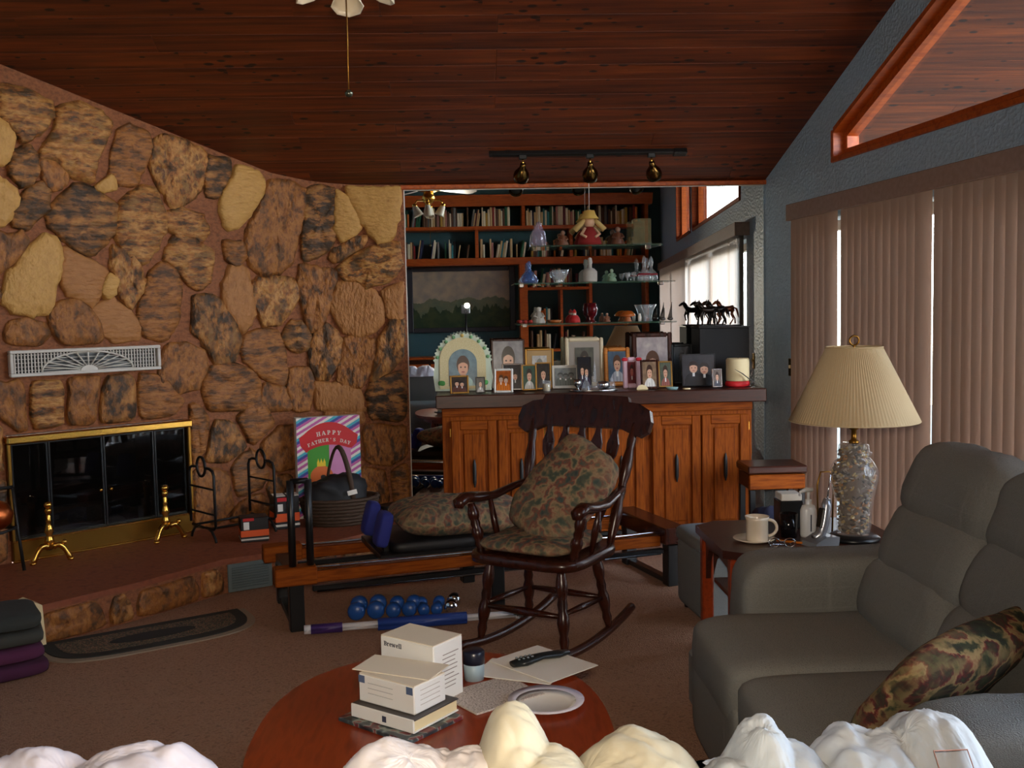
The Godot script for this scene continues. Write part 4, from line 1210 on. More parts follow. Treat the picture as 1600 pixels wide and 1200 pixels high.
func bar_things():
	var K := func(r, g, b): return Color8(r, g, b)
	var skin: Color = K.call(206, 158, 130)
	var gilt := mat(K.call(176, 132, 66), 0.35, 0.8)
	var silver := mat(K.call(196, 196, 198), 0.2, 1.0)
	var cream := mat(K.call(206, 190, 160), 0.6)
	# lace frame with an arched opening
	var arch := func(w: float, h: float, n := 24) -> PackedVector2Array:
		var o := PackedVector2Array([Vector2(-w, 0), Vector2(w, 0)])
		for k in n + 1:
			var t := PI * k / n
			o.append(Vector2(w * cos(t), h - w + w * sin(t)))
		return o
	var lf := thing("lace_photo_frame", "large arched white lace frame with a baby picture on the bar", "photo frame", Vector3(-0.027, 1.0, -6.66), 0.0, "framed photographs on the bar")
	var lb := Transform3D(Basis(Vector3.RIGHT, deg_to_rad(-8)), Vector3(0, 0.006, 0))
	var edge: PackedVector2Array = arch.call(0.182, 0.37)
	var frill := PackedVector2Array()
	for i in edge.size():
		var a := edge[i]
		var c := edge[(i + 1) % edge.size()]
		frill.append(a); 
		var mid := (a + c) * 0.5
		var out := (mid - Vector2(0, 0.18)).normalized() * 0.012
		if i > 0: frill.append(mid + out)
	obj("lace_edge", prism_tool(frill, 0.012, lb), mat(K.call(196, 206, 186), 0.95), lf)
	obj("padding", prism_tool(arch.call(0.15, 0.335), 0.03, lb * Transform3D(Basis(), Vector3(0, 0.012, 0))), tri_mat(noise_tex(110, 0.03, [[0.0, K.call(206, 190, 140)], [1.0, K.call(226, 212, 170)]]), Vector3(6, 6, 6), 0.9), lf)
	var op: PackedVector2Array = arch.call(0.092, 0.24)
	obj("picture", prism_tool(op, 0.004, lb * Transform3D(Basis(), Vector3(0, 0.03, 0.016)), Rect2(-0.092, 0, 0.184, 0.24)), tex_mat(portrait(3, K.call(120, 150, 156), K.call(216, 160, 130), K.call(74, 50, 40), K.call(170, 206, 200), 1, 0.06), 0.3), lf)
	for k in 9:
		var t := PI * (k + 0.5) / 9.0
		obj("ribbon_rose", puff_tool(lb * Vector3(0.166 * cos(t), 0.19 + 0.17 * sin(t), 0.012), Vector3(0.024, 0.024, 0.014), 1, 1, Basis(), 8, 6), mat(K.call(120, 168, 120) if k != 4 else K.call(220, 190, 110), 0.9), lf)
	for sx in [-1, 1]: obj("ribbon_bow", puff_tool(lb * Vector3(sx * 0.14, 0.05, 0.014), Vector3(0.05, 0.034, 0.016), 0.7, 0.7, rot_y(20 * sx), 10, 6), mat(K.call(84, 160, 84), 0.9), lf)
	photo_frame("small gilt hinged frame in front of the lace baby frame", -0.05, -6.44, 0.121, 1.115, 0.012, gilt, portrait(5, K.call(60, 44, 34), skin, K.call(40, 28, 22), K.call(90, 50, 40), 2), Color(0, 0, 0, 0), 0.0, 7.0, 10.0)
	photo_frame("tiny black frame beside the small gilt hinged frame", 0.082, -6.47, 0.061, 1.1, 0.006, M.black, portrait(6, K.call(40, 44, 46), skin, K.call(30, 24, 20), K.call(150, 150, 150)), Color(0, 0, 0, 0), 0.0, 8.0)
	photo_frame("thin brown frame with a dark haired boy in striped shirt", 0.275, -6.8, 0.222, 1.325, 0.012, M.dark_wood, portrait(7, K.call(150, 146, 142), skin, K.call(34, 26, 22), K.call(60, 74, 96)), Color(0, 0, 0, 0), 0.0, 6.0)
	photo_frame("round cornered silver frame with a couple in dark clothes", 0.292, -6.62, 0.134, 1.172, 0.012, silver, portrait(8, K.call(36, 34, 40), skin, K.call(40, 26, 20), K.call(24, 22, 30), 2))
	photo_frame("small white bordered snapshot with orange pumpkins on the bar edge", 0.226, -6.44, 0.122, 1.15, 0.014, M.white, portrait(9, K.call(196, 100, 36), K.call(210, 180, 160), K.call(90, 60, 40), K.call(220, 120, 40), 2), Color(0, 0, 0, 0), 0.0, 12.0, -8.0)
	photo_frame("gold frame with a wide cream mount and small pale picture", 0.485, -6.82, 0.192, 1.258, 0.012, gilt, portrait(10, K.call(204, 200, 190), K.call(150, 150, 140), K.call(120, 120, 112), K.call(180, 176, 166)), K.call(176, 142, 96), 0.035, 5.0)
	photo_frame("narrow gilt frame with a green toned portrait", 0.40, -6.58, 0.096, 1.165, 0.009, gilt, portrait(11, K.call(48, 84, 66), skin, K.call(40, 30, 24), K.call(200, 200, 190)))
	photo_frame("gilt frame standing behind the little candle glass", 0.495, -6.63, 0.103, 1.175, 0.01, gilt, portrait(12, K.call(40, 34, 32), skin, K.call(30, 24, 20), K.call(60, 56, 56)))
	photo_frame("wide grey photograph in a pale mount", 0.645, -6.68, 0.177, 1.15, 0.006, M.grille, portrait(13, K.call(140, 144, 138), K.call(110, 112, 106), K.call(70, 72, 70), K.call(96, 100, 92), 3), K.call(190, 186, 176), 0.012)
	photo_frame("large cream frame with an arched picture and grey mount", 0.788, -6.83, 0.259, 1.325, 0.026, cream, portrait(14, K.call(96, 96, 84), K.call(150, 120, 100), K.call(50, 44, 40), K.call(60, 70, 80)), K.call(150, 140, 130), 0.04, 4.0)
	photo_frame("dark unframed photograph of two people behind the silver tray", 0.763, -6.62, 0.092, 1.205, 0.004, M.black, portrait(15, K.call(24, 26, 36), skin, K.call(30, 20, 18), K.call(50, 40, 60), 2))
	photo_frame("honey wood frame with a blue toned portrait", 1.005, -6.8, 0.176, 1.256, 0.028, M.honey, portrait(16, K.call(84, 104, 120), skin, K.call(80, 54, 40), K.call(170, 170, 176)))
	var pk := photo_frame("pale pink frame with red bows at its corners", 1.064, -6.56, 0.117, 1.2, 0.032, mat(K.call(214, 178, 190), 0.8), portrait(17, K.call(110, 26, 34), K.call(170, 90, 80), K.call(50, 24, 22), K.call(96, 20, 30)))
	for sx in [-1, 1]: obj("bow", puff_tool(Vector3(sx * 0.046, 0.19, -0.012), Vector3(0.04, 0.022, 0.022), 0.7, 0.7, Basis(), 12, 8), mat(K.call(200, 20, 40), 0.7), pk)
	photo_frame("large dark wood frame with a child on a white ground", 1.249, -6.84, 0.273, 1.35, 0.032, M.dark_wood, portrait(18, K.call(196, 182, 176), skin, K.call(90, 60, 44), K.call(210, 150, 140), 1, 0.2), Color(0, 0, 0, 0), 0.0, 4.0)
	photo_frame("brown frame with gilt edge and a bright portrait", 1.163, -6.47, 0.116, 1.185, 0.014, M.dark_wood, portrait(19, K.call(150, 120, 90), skin, K.call(60, 40, 30), K.call(220, 214, 206)))
	photo_frame("small gilt frame beside the brown gilt edged frame", 1.286, -6.58, 0.092, 1.168, 0.01, gilt, portrait(20, K.call(96, 104, 84), skin, K.call(60, 44, 34), K.call(150, 90, 80)))
	photo_frame("plain dark slate frame in front of the black pedestal", 1.45, -6.84, 0.15, 1.27, 0.02, mat(K.call(30, 36, 42), 0.6), portrait(21, K.call(34, 46, 54), K.call(54, 60, 66), K.call(26, 30, 34), K.call(30, 38, 44)), Color(0, 0, 0, 0), 0.0, 4.0)
	photo_frame("black double frame with a woman and a man in a suit", 1.51, -6.6, 0.223, 1.21, 0.006, M.black, portrait(22, K.call(54, 52, 54), skin, K.call(40, 26, 22), K.call(26, 24, 28), 2))
	photo_frame("small oval looking frame before the black double frame", 1.6, -6.48, 0.064, 1.118, 0.008, silver, portrait(23, K.call(120, 104, 92), skin, K.call(60, 44, 36), K.call(70, 70, 80)))
	# candle glass
	var cg := thing("candle_glass", "cream votive candle in a small clear glass on the bar", "candle", Vector3(0.505, 1.0, -6.5))
	obj("wax", lathe_tool([[0.0, 0.004], [0.021, 0.004], [0.021, 0.05], [0.0, 0.052]], 16), M.cream, cg)
	obj("glass_cup", lathe_tool([[0.0, 0.0], [0.026, 0.0], [0.028, 0.07], [0.0265, 0.07], [0.0245, 0.003], [0.0, 0.003]], 18), M.crystal, cg)
	# mirrored tray with cut glass
	var ty := thing("mirror_tray", "oval silver tray holding small glassware on the bar", "tray", Vector3(0.8, 1.0, -6.47))
	obj("tray_plate", lathe_tool([[0.0, 0.004], [0.15, 0.004], [0.155, 0.012], [0.16, 0.012], [0.155, 0.0], [0.0, 0.0]], 32, Vector3.ZERO, Basis(), 1.0, 0.5), silver, ty)
	var pots := [["silver_cup", "small silver cup at one end of the oval tray", [[0.0, 0.0], [0.02, 0.0], [0.008, 0.01], [0.008, 0.02], [0.024, 0.035], [0.028, 0.07], [0.026, 0.07], [0.02, 0.035], [0.0, 0.03]], -0.1, silver], ["glass_bell", "small clear glass bell on the oval tray", [[0.032, 0.0], [0.03, 0.01], [0.018, 0.05], [0.01, 0.06], [0.006, 0.085], [0.01, 0.095], [0.0, 0.1]], -0.045, M.crystal], ["perfume_flask", "slim glass perfume flask with a tall stopper on the tray", [[0.0, 0.0], [0.025, 0.0], [0.03, 0.03], [0.012, 0.05], [0.008, 0.06], [0.012, 0.07], [0.006, 0.16], [0.0, 0.19]], 0.01, M.crystal], ["silver_bowl", "round polished silver bowl on the oval tray", [[0.0, 0.0], [0.02, 0.0], [0.04, 0.02], [0.042, 0.04], [0.034, 0.055], [0.03, 0.054], [0.036, 0.04], [0.0, 0.015]], 0.065, silver], ["glass_jar", "squat clear glass jar at the other end of the tray", [[0.0, 0.0], [0.022, 0.0], [0.026, 0.03], [0.02, 0.05], [0.008, 0.055], [0.012, 0.07], [0.0, 0.075]], 0.115, M.crystal]]
	for p in pots:
		one(p[0], lathe_tool(p[2], 16), p[4], p[1], "glassware", Vector3(0.8 + p[3], 1.005, -6.47 - 0.01 * sin(p[3] * 90.0)))
	# odds and ends along the front
	var sh := []
	for k in 11:
		var t := PI * k / 10.0
		sh.append_array([0.035 * cos(t) * (1.0 + 0.06 * (k % 2)), 0.032 * sin(t) * (1.0 + 0.08 * (k % 2))])
	one("sea_shell", prism_tool(pv(sh), 0.012, Transform3D(Basis(Vector3.RIGHT, -0.5), Vector3(0, 0.003, 0))), M.cream, "small cream scallop shell lying on the bar edge", "shell", Vector3(1.105, 1.0, -6.42))
	one("soap_dish", lathe_tool([[0.0, 0.0], [0.03, 0.0], [0.042, 0.016], [0.038, 0.016], [0.028, 0.005], [0.0, 0.005]], 20, Vector3.ZERO, Basis(), 1.0, 0.7), mat(K.call(130, 160, 160), 0.3), "little pale blue dish on the bar", "dish", Vector3(1.3, 1.0, -6.44))
	one("coaster", lathe_tool([[0.0, 0.0], [0.024, 0.0], [0.026, 0.004], [0.024, 0.008], [0.0, 0.008]], 20), M.cream, "small round cream coaster on the bar", "coaster", Vector3(1.39, 1.0, -6.43))
	# bronze horses on a black pedestal
	var pd := thing("black_pedestal", "tall black box pedestal at the end of the bar", "pedestal", Vector3(1.70, 1.0, -6.81))
	obj("box_body", box_tool(Vector3(0, 0.19, 0), Vector3(0.335, 0.38, 0.24), 0.006), mat(K.call(12, 11, 13), 0.75), pd)
	obj("top_rim", box_tool(Vector3(0, 0.384, 0), Vector3(0.345, 0.01, 0.25), 0.003), mat(K.call(24, 22, 24), 0.3), pd)
	var hs := thing("horse_bronze", "dark bronze of three galloping horses on the black pedestal", "sculpture", Vector3(1.68, 1.389, -6.80), deg_to_rad(6))
	var bz := [mat(K.call(34, 24, 18), 0.3, 0.6), mat(K.call(24, 18, 15), 0.3, 0.6), mat(K.call(96, 48, 22), 0.32, 0.6)]
	obj("base_plate", box_tool(Vector3(0, 0.004, 0), Vector3(0.3, 0.008, 0.12), 0.003), M.black, hs)
	for i in 3: obj("horse", horse(i), bz[i], hs, Vector3(-0.07 + 0.075 * i, 0.006 + 0.002 * i, 0.02 - 0.03 * i))
	# candle with a red bow and a quill
	var cd := thing("pillar_candle", "wide cream pillar candle tied with a red bow at the bar end", "candle", Vector3(1.745, 1.0, -6.53))
	obj("red_base", puff_tool(Vector3(0, 0.022, 0), Vector3(0.155, 0.044, 0.13), 0.5, 0.9, Basis(), 24, 10, 0.012, 3, 20.0), mat(K.call(196, 18, 26), 0.6), cd)
	obj("wax", lathe_tool([[0.0, 0.04], [0.072, 0.04], [0.074, 0.05], [0.074, 0.175], [0.066, 0.186], [0.05, 0.18], [0.0, 0.174]], 28), M.cream, cd)
	obj("wick", tube_tool([Vector3(0, 0.17, 0), Vector3(0.003, 0.188, 0)], 0.002, 6), M.black, cd)
	var q := tool(true)
	tube(q, [Vector3(-0.05, 0.12, 0), Vector3(0.0, 0.09, 0), Vector3(0.05, 0.05, 0), Vector3(0.1, 0.015, 0)], [0.004, 0.014, 0.012, 0.002], 8, false, 0.25)
	one("quill_feather", q, mat(K.call(92, 84, 80), 0.8), "grey feather quill leaning before the cream pillar candle", "feather", Vector3(1.75, 1.0, -6.43))

func horse(i: int) -> SurfaceTool:
	var st := tool(true)
	tube(st, [Vector3(0.055, 0.105, 0), Vector3(0.045, 0.108, 0), Vector3(0.02, 0.103, 0), Vector3(-0.015, 0.102, 0), Vector3(-0.038, 0.108, 0), Vector3(-0.05, 0.112, 0)], [0.008, 0.021, 0.02, 0.019, 0.021, 0.01], 12)
	tube(st, [Vector3(-0.036, 0.112, 0), Vector3(-0.055, 0.132, 0), Vector3(-0.066, 0.15, 0)], [0.018, 0.013, 0.0095], 10)
	tube(st, [Vector3(-0.062, 0.155, 0), Vector3(-0.076, 0.148, 0), Vector3(-0.094, 0.136, 0), Vector3(-0.098, 0.133, 0)], [0.008, 0.0105, 0.0065, 0.004], 8)
	for sz in [-1, 1]: tube(st, [Vector3(-0.062, 0.158, 0.005 * sz), Vector3(-0.06, 0.17, 0.006 * sz)], [0.004, 0.001], 6)
	tube(st, [Vector3(-0.062, 0.158, 0), Vector3(-0.05, 0.148, 0), Vector3(-0.034, 0.128, 0)], [0.004, 0.007, 0.003], 6)
	tube(st, [Vector3(0.055, 0.112, 0), Vector3(0.07, 0.104, 0), Vector3(0.08, 0.07, 0), Vector3(0.084, 0.045, 0)], [0.004, 0.007, 0.006, 0.002], 6)
	var f := [[Vector3(-0.036, 0.1, 0.011), Vector3(-0.056 - 0.006 * i, 0.068, 0.011), Vector3(-0.05, 0.04, 0.011), Vector3(-0.046, 0.03, 0.011)], [Vector3(-0.034, 0.1, -0.011), Vector3(-0.036, 0.062, -0.011), Vector3(-0.034 - 0.008 * i, 0.03, -0.011), Vector3(-0.038 - 0.01 * i, 0.0, -0.011)], [Vector3(0.042, 0.1, 0.012), Vector3(0.03, 0.066, 0.012), Vector3(0.044, 0.036, 0.012), Vector3(0.04 - 0.01 * i, 0.0, 0.012)], [Vector3(0.045, 0.1, -0.012), Vector3(0.046, 0.066, -0.012), Vector3(0.064, 0.04, -0.012), Vector3(0.066, 0.004, -0.012)]]
	for l in f: tube(st, l, [0.014, 0.0075, 0.0045, 0.0055], 8)
	return st

func shelf_things():
	var K := func(r, g, b): return Color8(r, g, b)
	var rows := [[0.442, 1.316, 1.945, 0.2, "short top glass shelf hung on the mirror"], [0.323, 1.399, 1.70, 0.2, "middle glass shelf hung on the mirror"], [0.339, 1.406, 1.43, 0.2, "lowest glass shelf hung on the mirror above the photographs"]]
	for r in rows:
		var s := thing("glass_shelf", r[4], "shelf", Vector3((r[0] + r[1]) * 0.5, r[2], -6.994), 0.0, "glass shelves on the mirror")
		obj("pane", box_tool(Vector3(0, -0.005, 0.105), Vector3(r[1] - r[0], 0.01, r[3]), 0.002), M.shelf_glass, s)
		for e in [0.06, r[1] - r[0] - 0.06]: obj("clip", box_tool(Vector3(e - (r[1] - r[0]) * 0.5, -0.012, 0.012), Vector3(0.03, 0.026, 0.022), 0.003), M.chrome, s)
	var Z := -6.88
	var put := func(called, label, cat, prof, m, x, y, sx := 1.0):
		return one(called, lathe_tool(prof, 18, Vector3.ZERO, Basis(), sx, 1.0), m, label, cat, Vector3(x, y, Z))
	var violet := glass(K.call(176, 160, 186), 0.28)
	var blue := glass(K.call(60, 96, 156), 0.42)
	var ruby := glass(K.call(96, 14, 22), 0.7)
	# top shelf
	var y1 := 1.946
	put.call("crystal_decanter", "tall violet tinted crystal decanter at the end of the top glass shelf", "decanter", [[0.0, 0.0], [0.045, 0.0], [0.05, 0.03], [0.042, 0.09], [0.03, 0.11], [0.026, 0.125], [0.016, 0.135], [0.02, 0.15], [0.01, 0.16], [0.0, 0.162]], violet, 0.5, y1)
	figurine("brown seated figurine on the top glass shelf beside the decanter", K.call(110, 66, 40), Vector3(0.66, y1, Z), 0.1)
	figurine("brown robed figurine on the top glass shelf beyond the doll", K.call(96, 56, 34), Vector3(1.03, y1, Z), 0.12)
	var vs := thing("square_vase", "square smoky glass vase at the end of the top shelf", "vase", Vector3(1.19, y1, Z))
	obj("vase_wall", box_tool(Vector3(0, 0.085, 0), Vector3(0.12, 0.17, 0.08), 0.006), glass(K.call(150, 140, 104), 0.35), vs)
	obj("vase_foot", box_tool(Vector3(0, 0.004, 0), Vector3(0.13, 0.008, 0.09), 0.003), M.crystal, vs)
	var dl := thing("straw_hat_doll", "doll in a straw hat and red dress sitting on the top shelf", "doll", Vector3(0.84, y1, Z))
	obj("dress", lathe_tool([[0.0, 0.0], [0.082, 0.0], [0.078, 0.03], [0.055, 0.09], [0.032, 0.12], [0.0, 0.125]], 20), mat(K.call(134, 26, 22), 0.85), dl)
	obj("head", puff_tool(Vector3(0, 0.155, 0), Vector3(0.075, 0.08, 0.07), 1, 1, Basis(), 16, 12), mat(K.call(206, 164, 130), 0.8), dl)
	obj("hat", lathe_tool([[0.0, 0.235], [0.035, 0.23], [0.045, 0.2], [0.064, 0.178], [0.06, 0.172], [0.0, 0.185]], 20), mat(K.call(206, 168, 84), 0.85), dl)
	for sx in [-1, 1]: obj("hair_tail", tube_tool([Vector3(sx * 0.034, 0.17, 0.01), Vector3(sx * 0.06, 0.14, 0.012), Vector3(sx * 0.1, 0.1, 0.012)], [0.012, 0.018, 0.02], 8), mat(K.call(196, 166, 104), 0.9), dl)
	for sx in [-1, 1]: obj("arm", tube_tool([Vector3(sx * 0.03, 0.11, 0.02), Vector3(sx * 0.06, 0.07, 0.05), Vector3(sx * 0.03, 0.05, 0.07)], [0.012, 0.011, 0.009], 8), mat(K.call(206, 164, 130), 0.8), dl)
	obj("hanging_cord", tube_tool([Vector3(0, 0.23, 0), Vector3(0, 0.468, 0)], 0.0022, 6), M.white, dl)
	# middle shelf
	var y2 := 1.701
	put.call("blue_decanter", "blue glass decanter with a tall stopper on the middle shelf", "decanter", [[0.0, 0.0], [0.055, 0.0], [0.062, 0.02], [0.03, 0.07], [0.014, 0.085], [0.012, 0.11], [0.016, 0.12], [0.008, 0.145], [0.0, 0.148]], blue, 0.43, y2)
	put.call("crystal_bowl", "cut crystal bowl on the middle shelf beside the blue decanter", "bowl", [[0.0, 0.0], [0.03, 0.0], [0.02, 0.012], [0.05, 0.05], [0.056, 0.085], [0.052, 0.085], [0.044, 0.05], [0.0, 0.02]], M.crystal, 0.64, y2)
	put.call("frosted_bottle", "frosted pale bottle with a dark stopper on the middle shelf", "bottle", [[0.0, 0.0], [0.045, 0.0], [0.048, 0.01], [0.048, 0.07], [0.03, 0.088], [0.012, 0.095], [0.012, 0.12], [0.018, 0.13], [0.012, 0.16], [0.0, 0.165]], mat(K.call(176, 172, 164), 0.5), 0.84, y2)
	figurine("pale green kneeling figurine on the middle shelf", K.call(120, 150, 124), Vector3(0.985, y2, Z), 0.085)
	for k in 2: put.call("liqueur_glass", "little gold rimmed liqueur glass on the middle shelf", "glass", [[0.0, 0.0], [0.014, 0.0], [0.004, 0.004], [0.004, 0.02], [0.016, 0.03], [0.018, 0.06], [0.016, 0.06], [0.0, 0.028]], M.crystal, 1.09 + 0.045 * k, y2).set_meta("group", "liqueur glasses on the middle shelf")
	for k in 2:
		var bn := thing("crystal_bell", ["ribboned crystal bell standing nearer the front edge of the middle shelf", "ribboned crystal bell standing close to the mirror on the middle shelf"][k], "bottle", Vector3(1.2 + 0.06 * k, y2, Z + 0.035 - 0.075 * k), 0.0, "ribboned crystal bells")
		obj("glass_body", lathe_tool([[0.0, 0.0], [0.04, 0.0], [0.044, 0.02], [0.034, 0.06], [0.012, 0.08], [0.009, 0.1], [0.014, 0.12], [0.012, 0.15], [0.0, 0.168]], 18), M.crystal, bn)
		obj("ribbon", tube_tool(circle(0.041, 0.045), 0.005, 6, true), mat(K.call(150, 16, 40), 0.6), bn)
	# lowest shelf
	var y3 := 1.431
	for k in 3: one("red_bead", puff_tool(Vector3(0, 0.012, 0), Vector3(0.028, 0.024, 0.028), 1, 1, Basis(), 10, 8), mat(K.call(150, 40, 34), 0.35), "small red glass bead ornament at the end of the lowest shelf", "ornament", Vector3(0.365 + 0.035 * k, y3, Z + 0.01 * k), Vector3.ZERO, "red beads on the lowest shelf")
	figurine("pale grey bird like figurine on the lowest glass shelf", K.call(160, 156, 146), Vector3(0.49, y3, Z), 0.11)
	var rb := thing("amber_dish", "low amber dish on the lowest glass shelf", "dish", Vector3(0.6, y3, Z))
	obj("dish_wall", lathe_tool([[0.0, 0.0], [0.03, 0.0], [0.045, 0.02], [0.042, 0.02], [0.0, 0.006]], 18), mat(K.call(150, 84, 34), 0.3), rb)
	var sa := thing("santa_figurine", "red and white Santa style figurine on the lowest shelf", "figurine", Vector3(0.73, y3, Z))
	obj("robe", lathe_tool([[0.0, 0.0], [0.04, 0.0], [0.036, 0.03], [0.02, 0.05], [0.0, 0.052]], 14), mat(K.call(170, 20, 24), 0.6), sa)
	obj("head", puff_tool(Vector3(0, 0.06, 0), Vector3(0.026, 0.026, 0.026), 1, 1, Basis(), 10, 8), mat(K.call(220, 180, 160), 0.7), sa)
	obj("hat", lathe_tool([[0.016, 0.066], [0.01, 0.082], [0.0, 0.092]], 12), mat(K.call(170, 20, 24), 0.6), sa)
	obj("beard", puff_tool(Vector3(0, 0.05, 0.012), Vector3(0.024, 0.022, 0.012), 1, 1, Basis(), 10, 8), M.white, sa)
	put.call("ruby_vase", "tall ruby red glass vase on the lowest shelf", "vase", [[0.0, 0.0], [0.03, 0.0], [0.014, 0.012], [0.012, 0.03], [0.03, 0.05], [0.036, 0.09], [0.026, 0.13], [0.024, 0.13], [0.03, 0.09], [0.0, 0.04]], ruby, 0.85, y3)
	figurine("little brown mouse like figurine beside the ruby vase", K.call(120, 74, 52), Vector3(0.95, y3, Z), 0.06)
	var mu := thing("amber_mushroom", "amber mushroom shaped ornament on the lowest shelf", "ornament", Vector3(1.09, y3, Z))
	obj("cap", lathe_tool([[0.0, 0.075], [0.03, 0.07], [0.05, 0.05], [0.054, 0.036], [0.0, 0.03]], 18), mat(K.call(170, 84, 24), 0.25), mu)
	obj("stem", lathe_tool([[0.0, 0.0], [0.03, 0.0], [0.02, 0.02], [0.018, 0.034], [0.0, 0.034]], 14), mat(K.call(150, 84, 40), 0.35), mu)
	put.call("white_bud_vase", "tiny white bud vase beside the flared glass vase", "vase", [[0.0, 0.0], [0.011, 0.0], [0.013, 0.03], [0.007, 0.045], [0.009, 0.052], [0.0, 0.052]], M.white, 1.172, y3)
	put.call("flared_vase", "flared clear glass vase on the lowest shelf", "vase", [[0.0, 0.0], [0.026, 0.0], [0.022, 0.02], [0.034, 0.07], [0.056, 0.11], [0.053, 0.112], [0.03, 0.07], [0.0, 0.02]], M.crystal, 1.23, y3)
	for k in 2:
		var sp := thing("model_sailboat", ["tiny dark sailboat ornament nearer the flared vase", "tiny dark sailboat ornament at the very end of the lowest shelf"][k], "ornament", Vector3(1.325 + 0.05 * k, y3, Z + 0.02))
		obj("hull", puff_tool(Vector3(0, 0.014, 0), Vector3(0.04, 0.022, 0.016), 0.8, 0.9, Basis(), 12, 8), mat(K.call(50, 40, 36), 0.4), sp)
		obj("sail", prism_tool(pv([-0.016, 0.02, 0.014, 0.02, 0.01, 0.075 + 0.04 * k]), 0.003), mat(K.call(60, 48, 40), 0.5), sp)
		obj("mast", tube_tool([Vector3(0.012, 0.015, 0), Vector3(0.012, 0.085 + 0.04 * k, 0)], 0.0018, 6), M.iron, sp)

func circle(r: float, y: float, n := 20) -> Array:
	var o := []
	for k in n: o.append(Vector3(r * cos(TAU * k / n), y, r * sin(TAU * k / n)))
	return o

func figurine(label: String, c: Color, at: Vector3, h: float):
	var f := thing("shelf_figurine", label, "figurine", at)
	var m := mat(c, 0.5)
	obj("body", lathe_tool([[0.0, 0.0], [0.38 * h, 0.0], [0.4 * h, 0.1 * h], [0.26 * h, 0.4 * h], [0.2 * h, 0.62 * h], [0.1 * h, 0.7 * h], [0.0, 0.72 * h]], 16), m, f)
	obj("head", puff_tool(Vector3(0, 0.84 * h, 0.02 * h), Vector3(0.3, 0.32, 0.3) * h, 1, 1, Basis(), 12, 8), mat(c.lightened(0.2), 0.5), f)
	for sx in [-1, 1]: obj("arm", tube_tool([Vector3(sx * 0.18 * h, 0.6 * h, 0.04 * h), Vector3(sx * 0.3 * h, 0.42 * h, 0.16 * h), Vector3(sx * 0.1 * h, 0.34 * h, 0.28 * h)], [0.08 * h, 0.07 * h, 0.05 * h], 8), m, f)

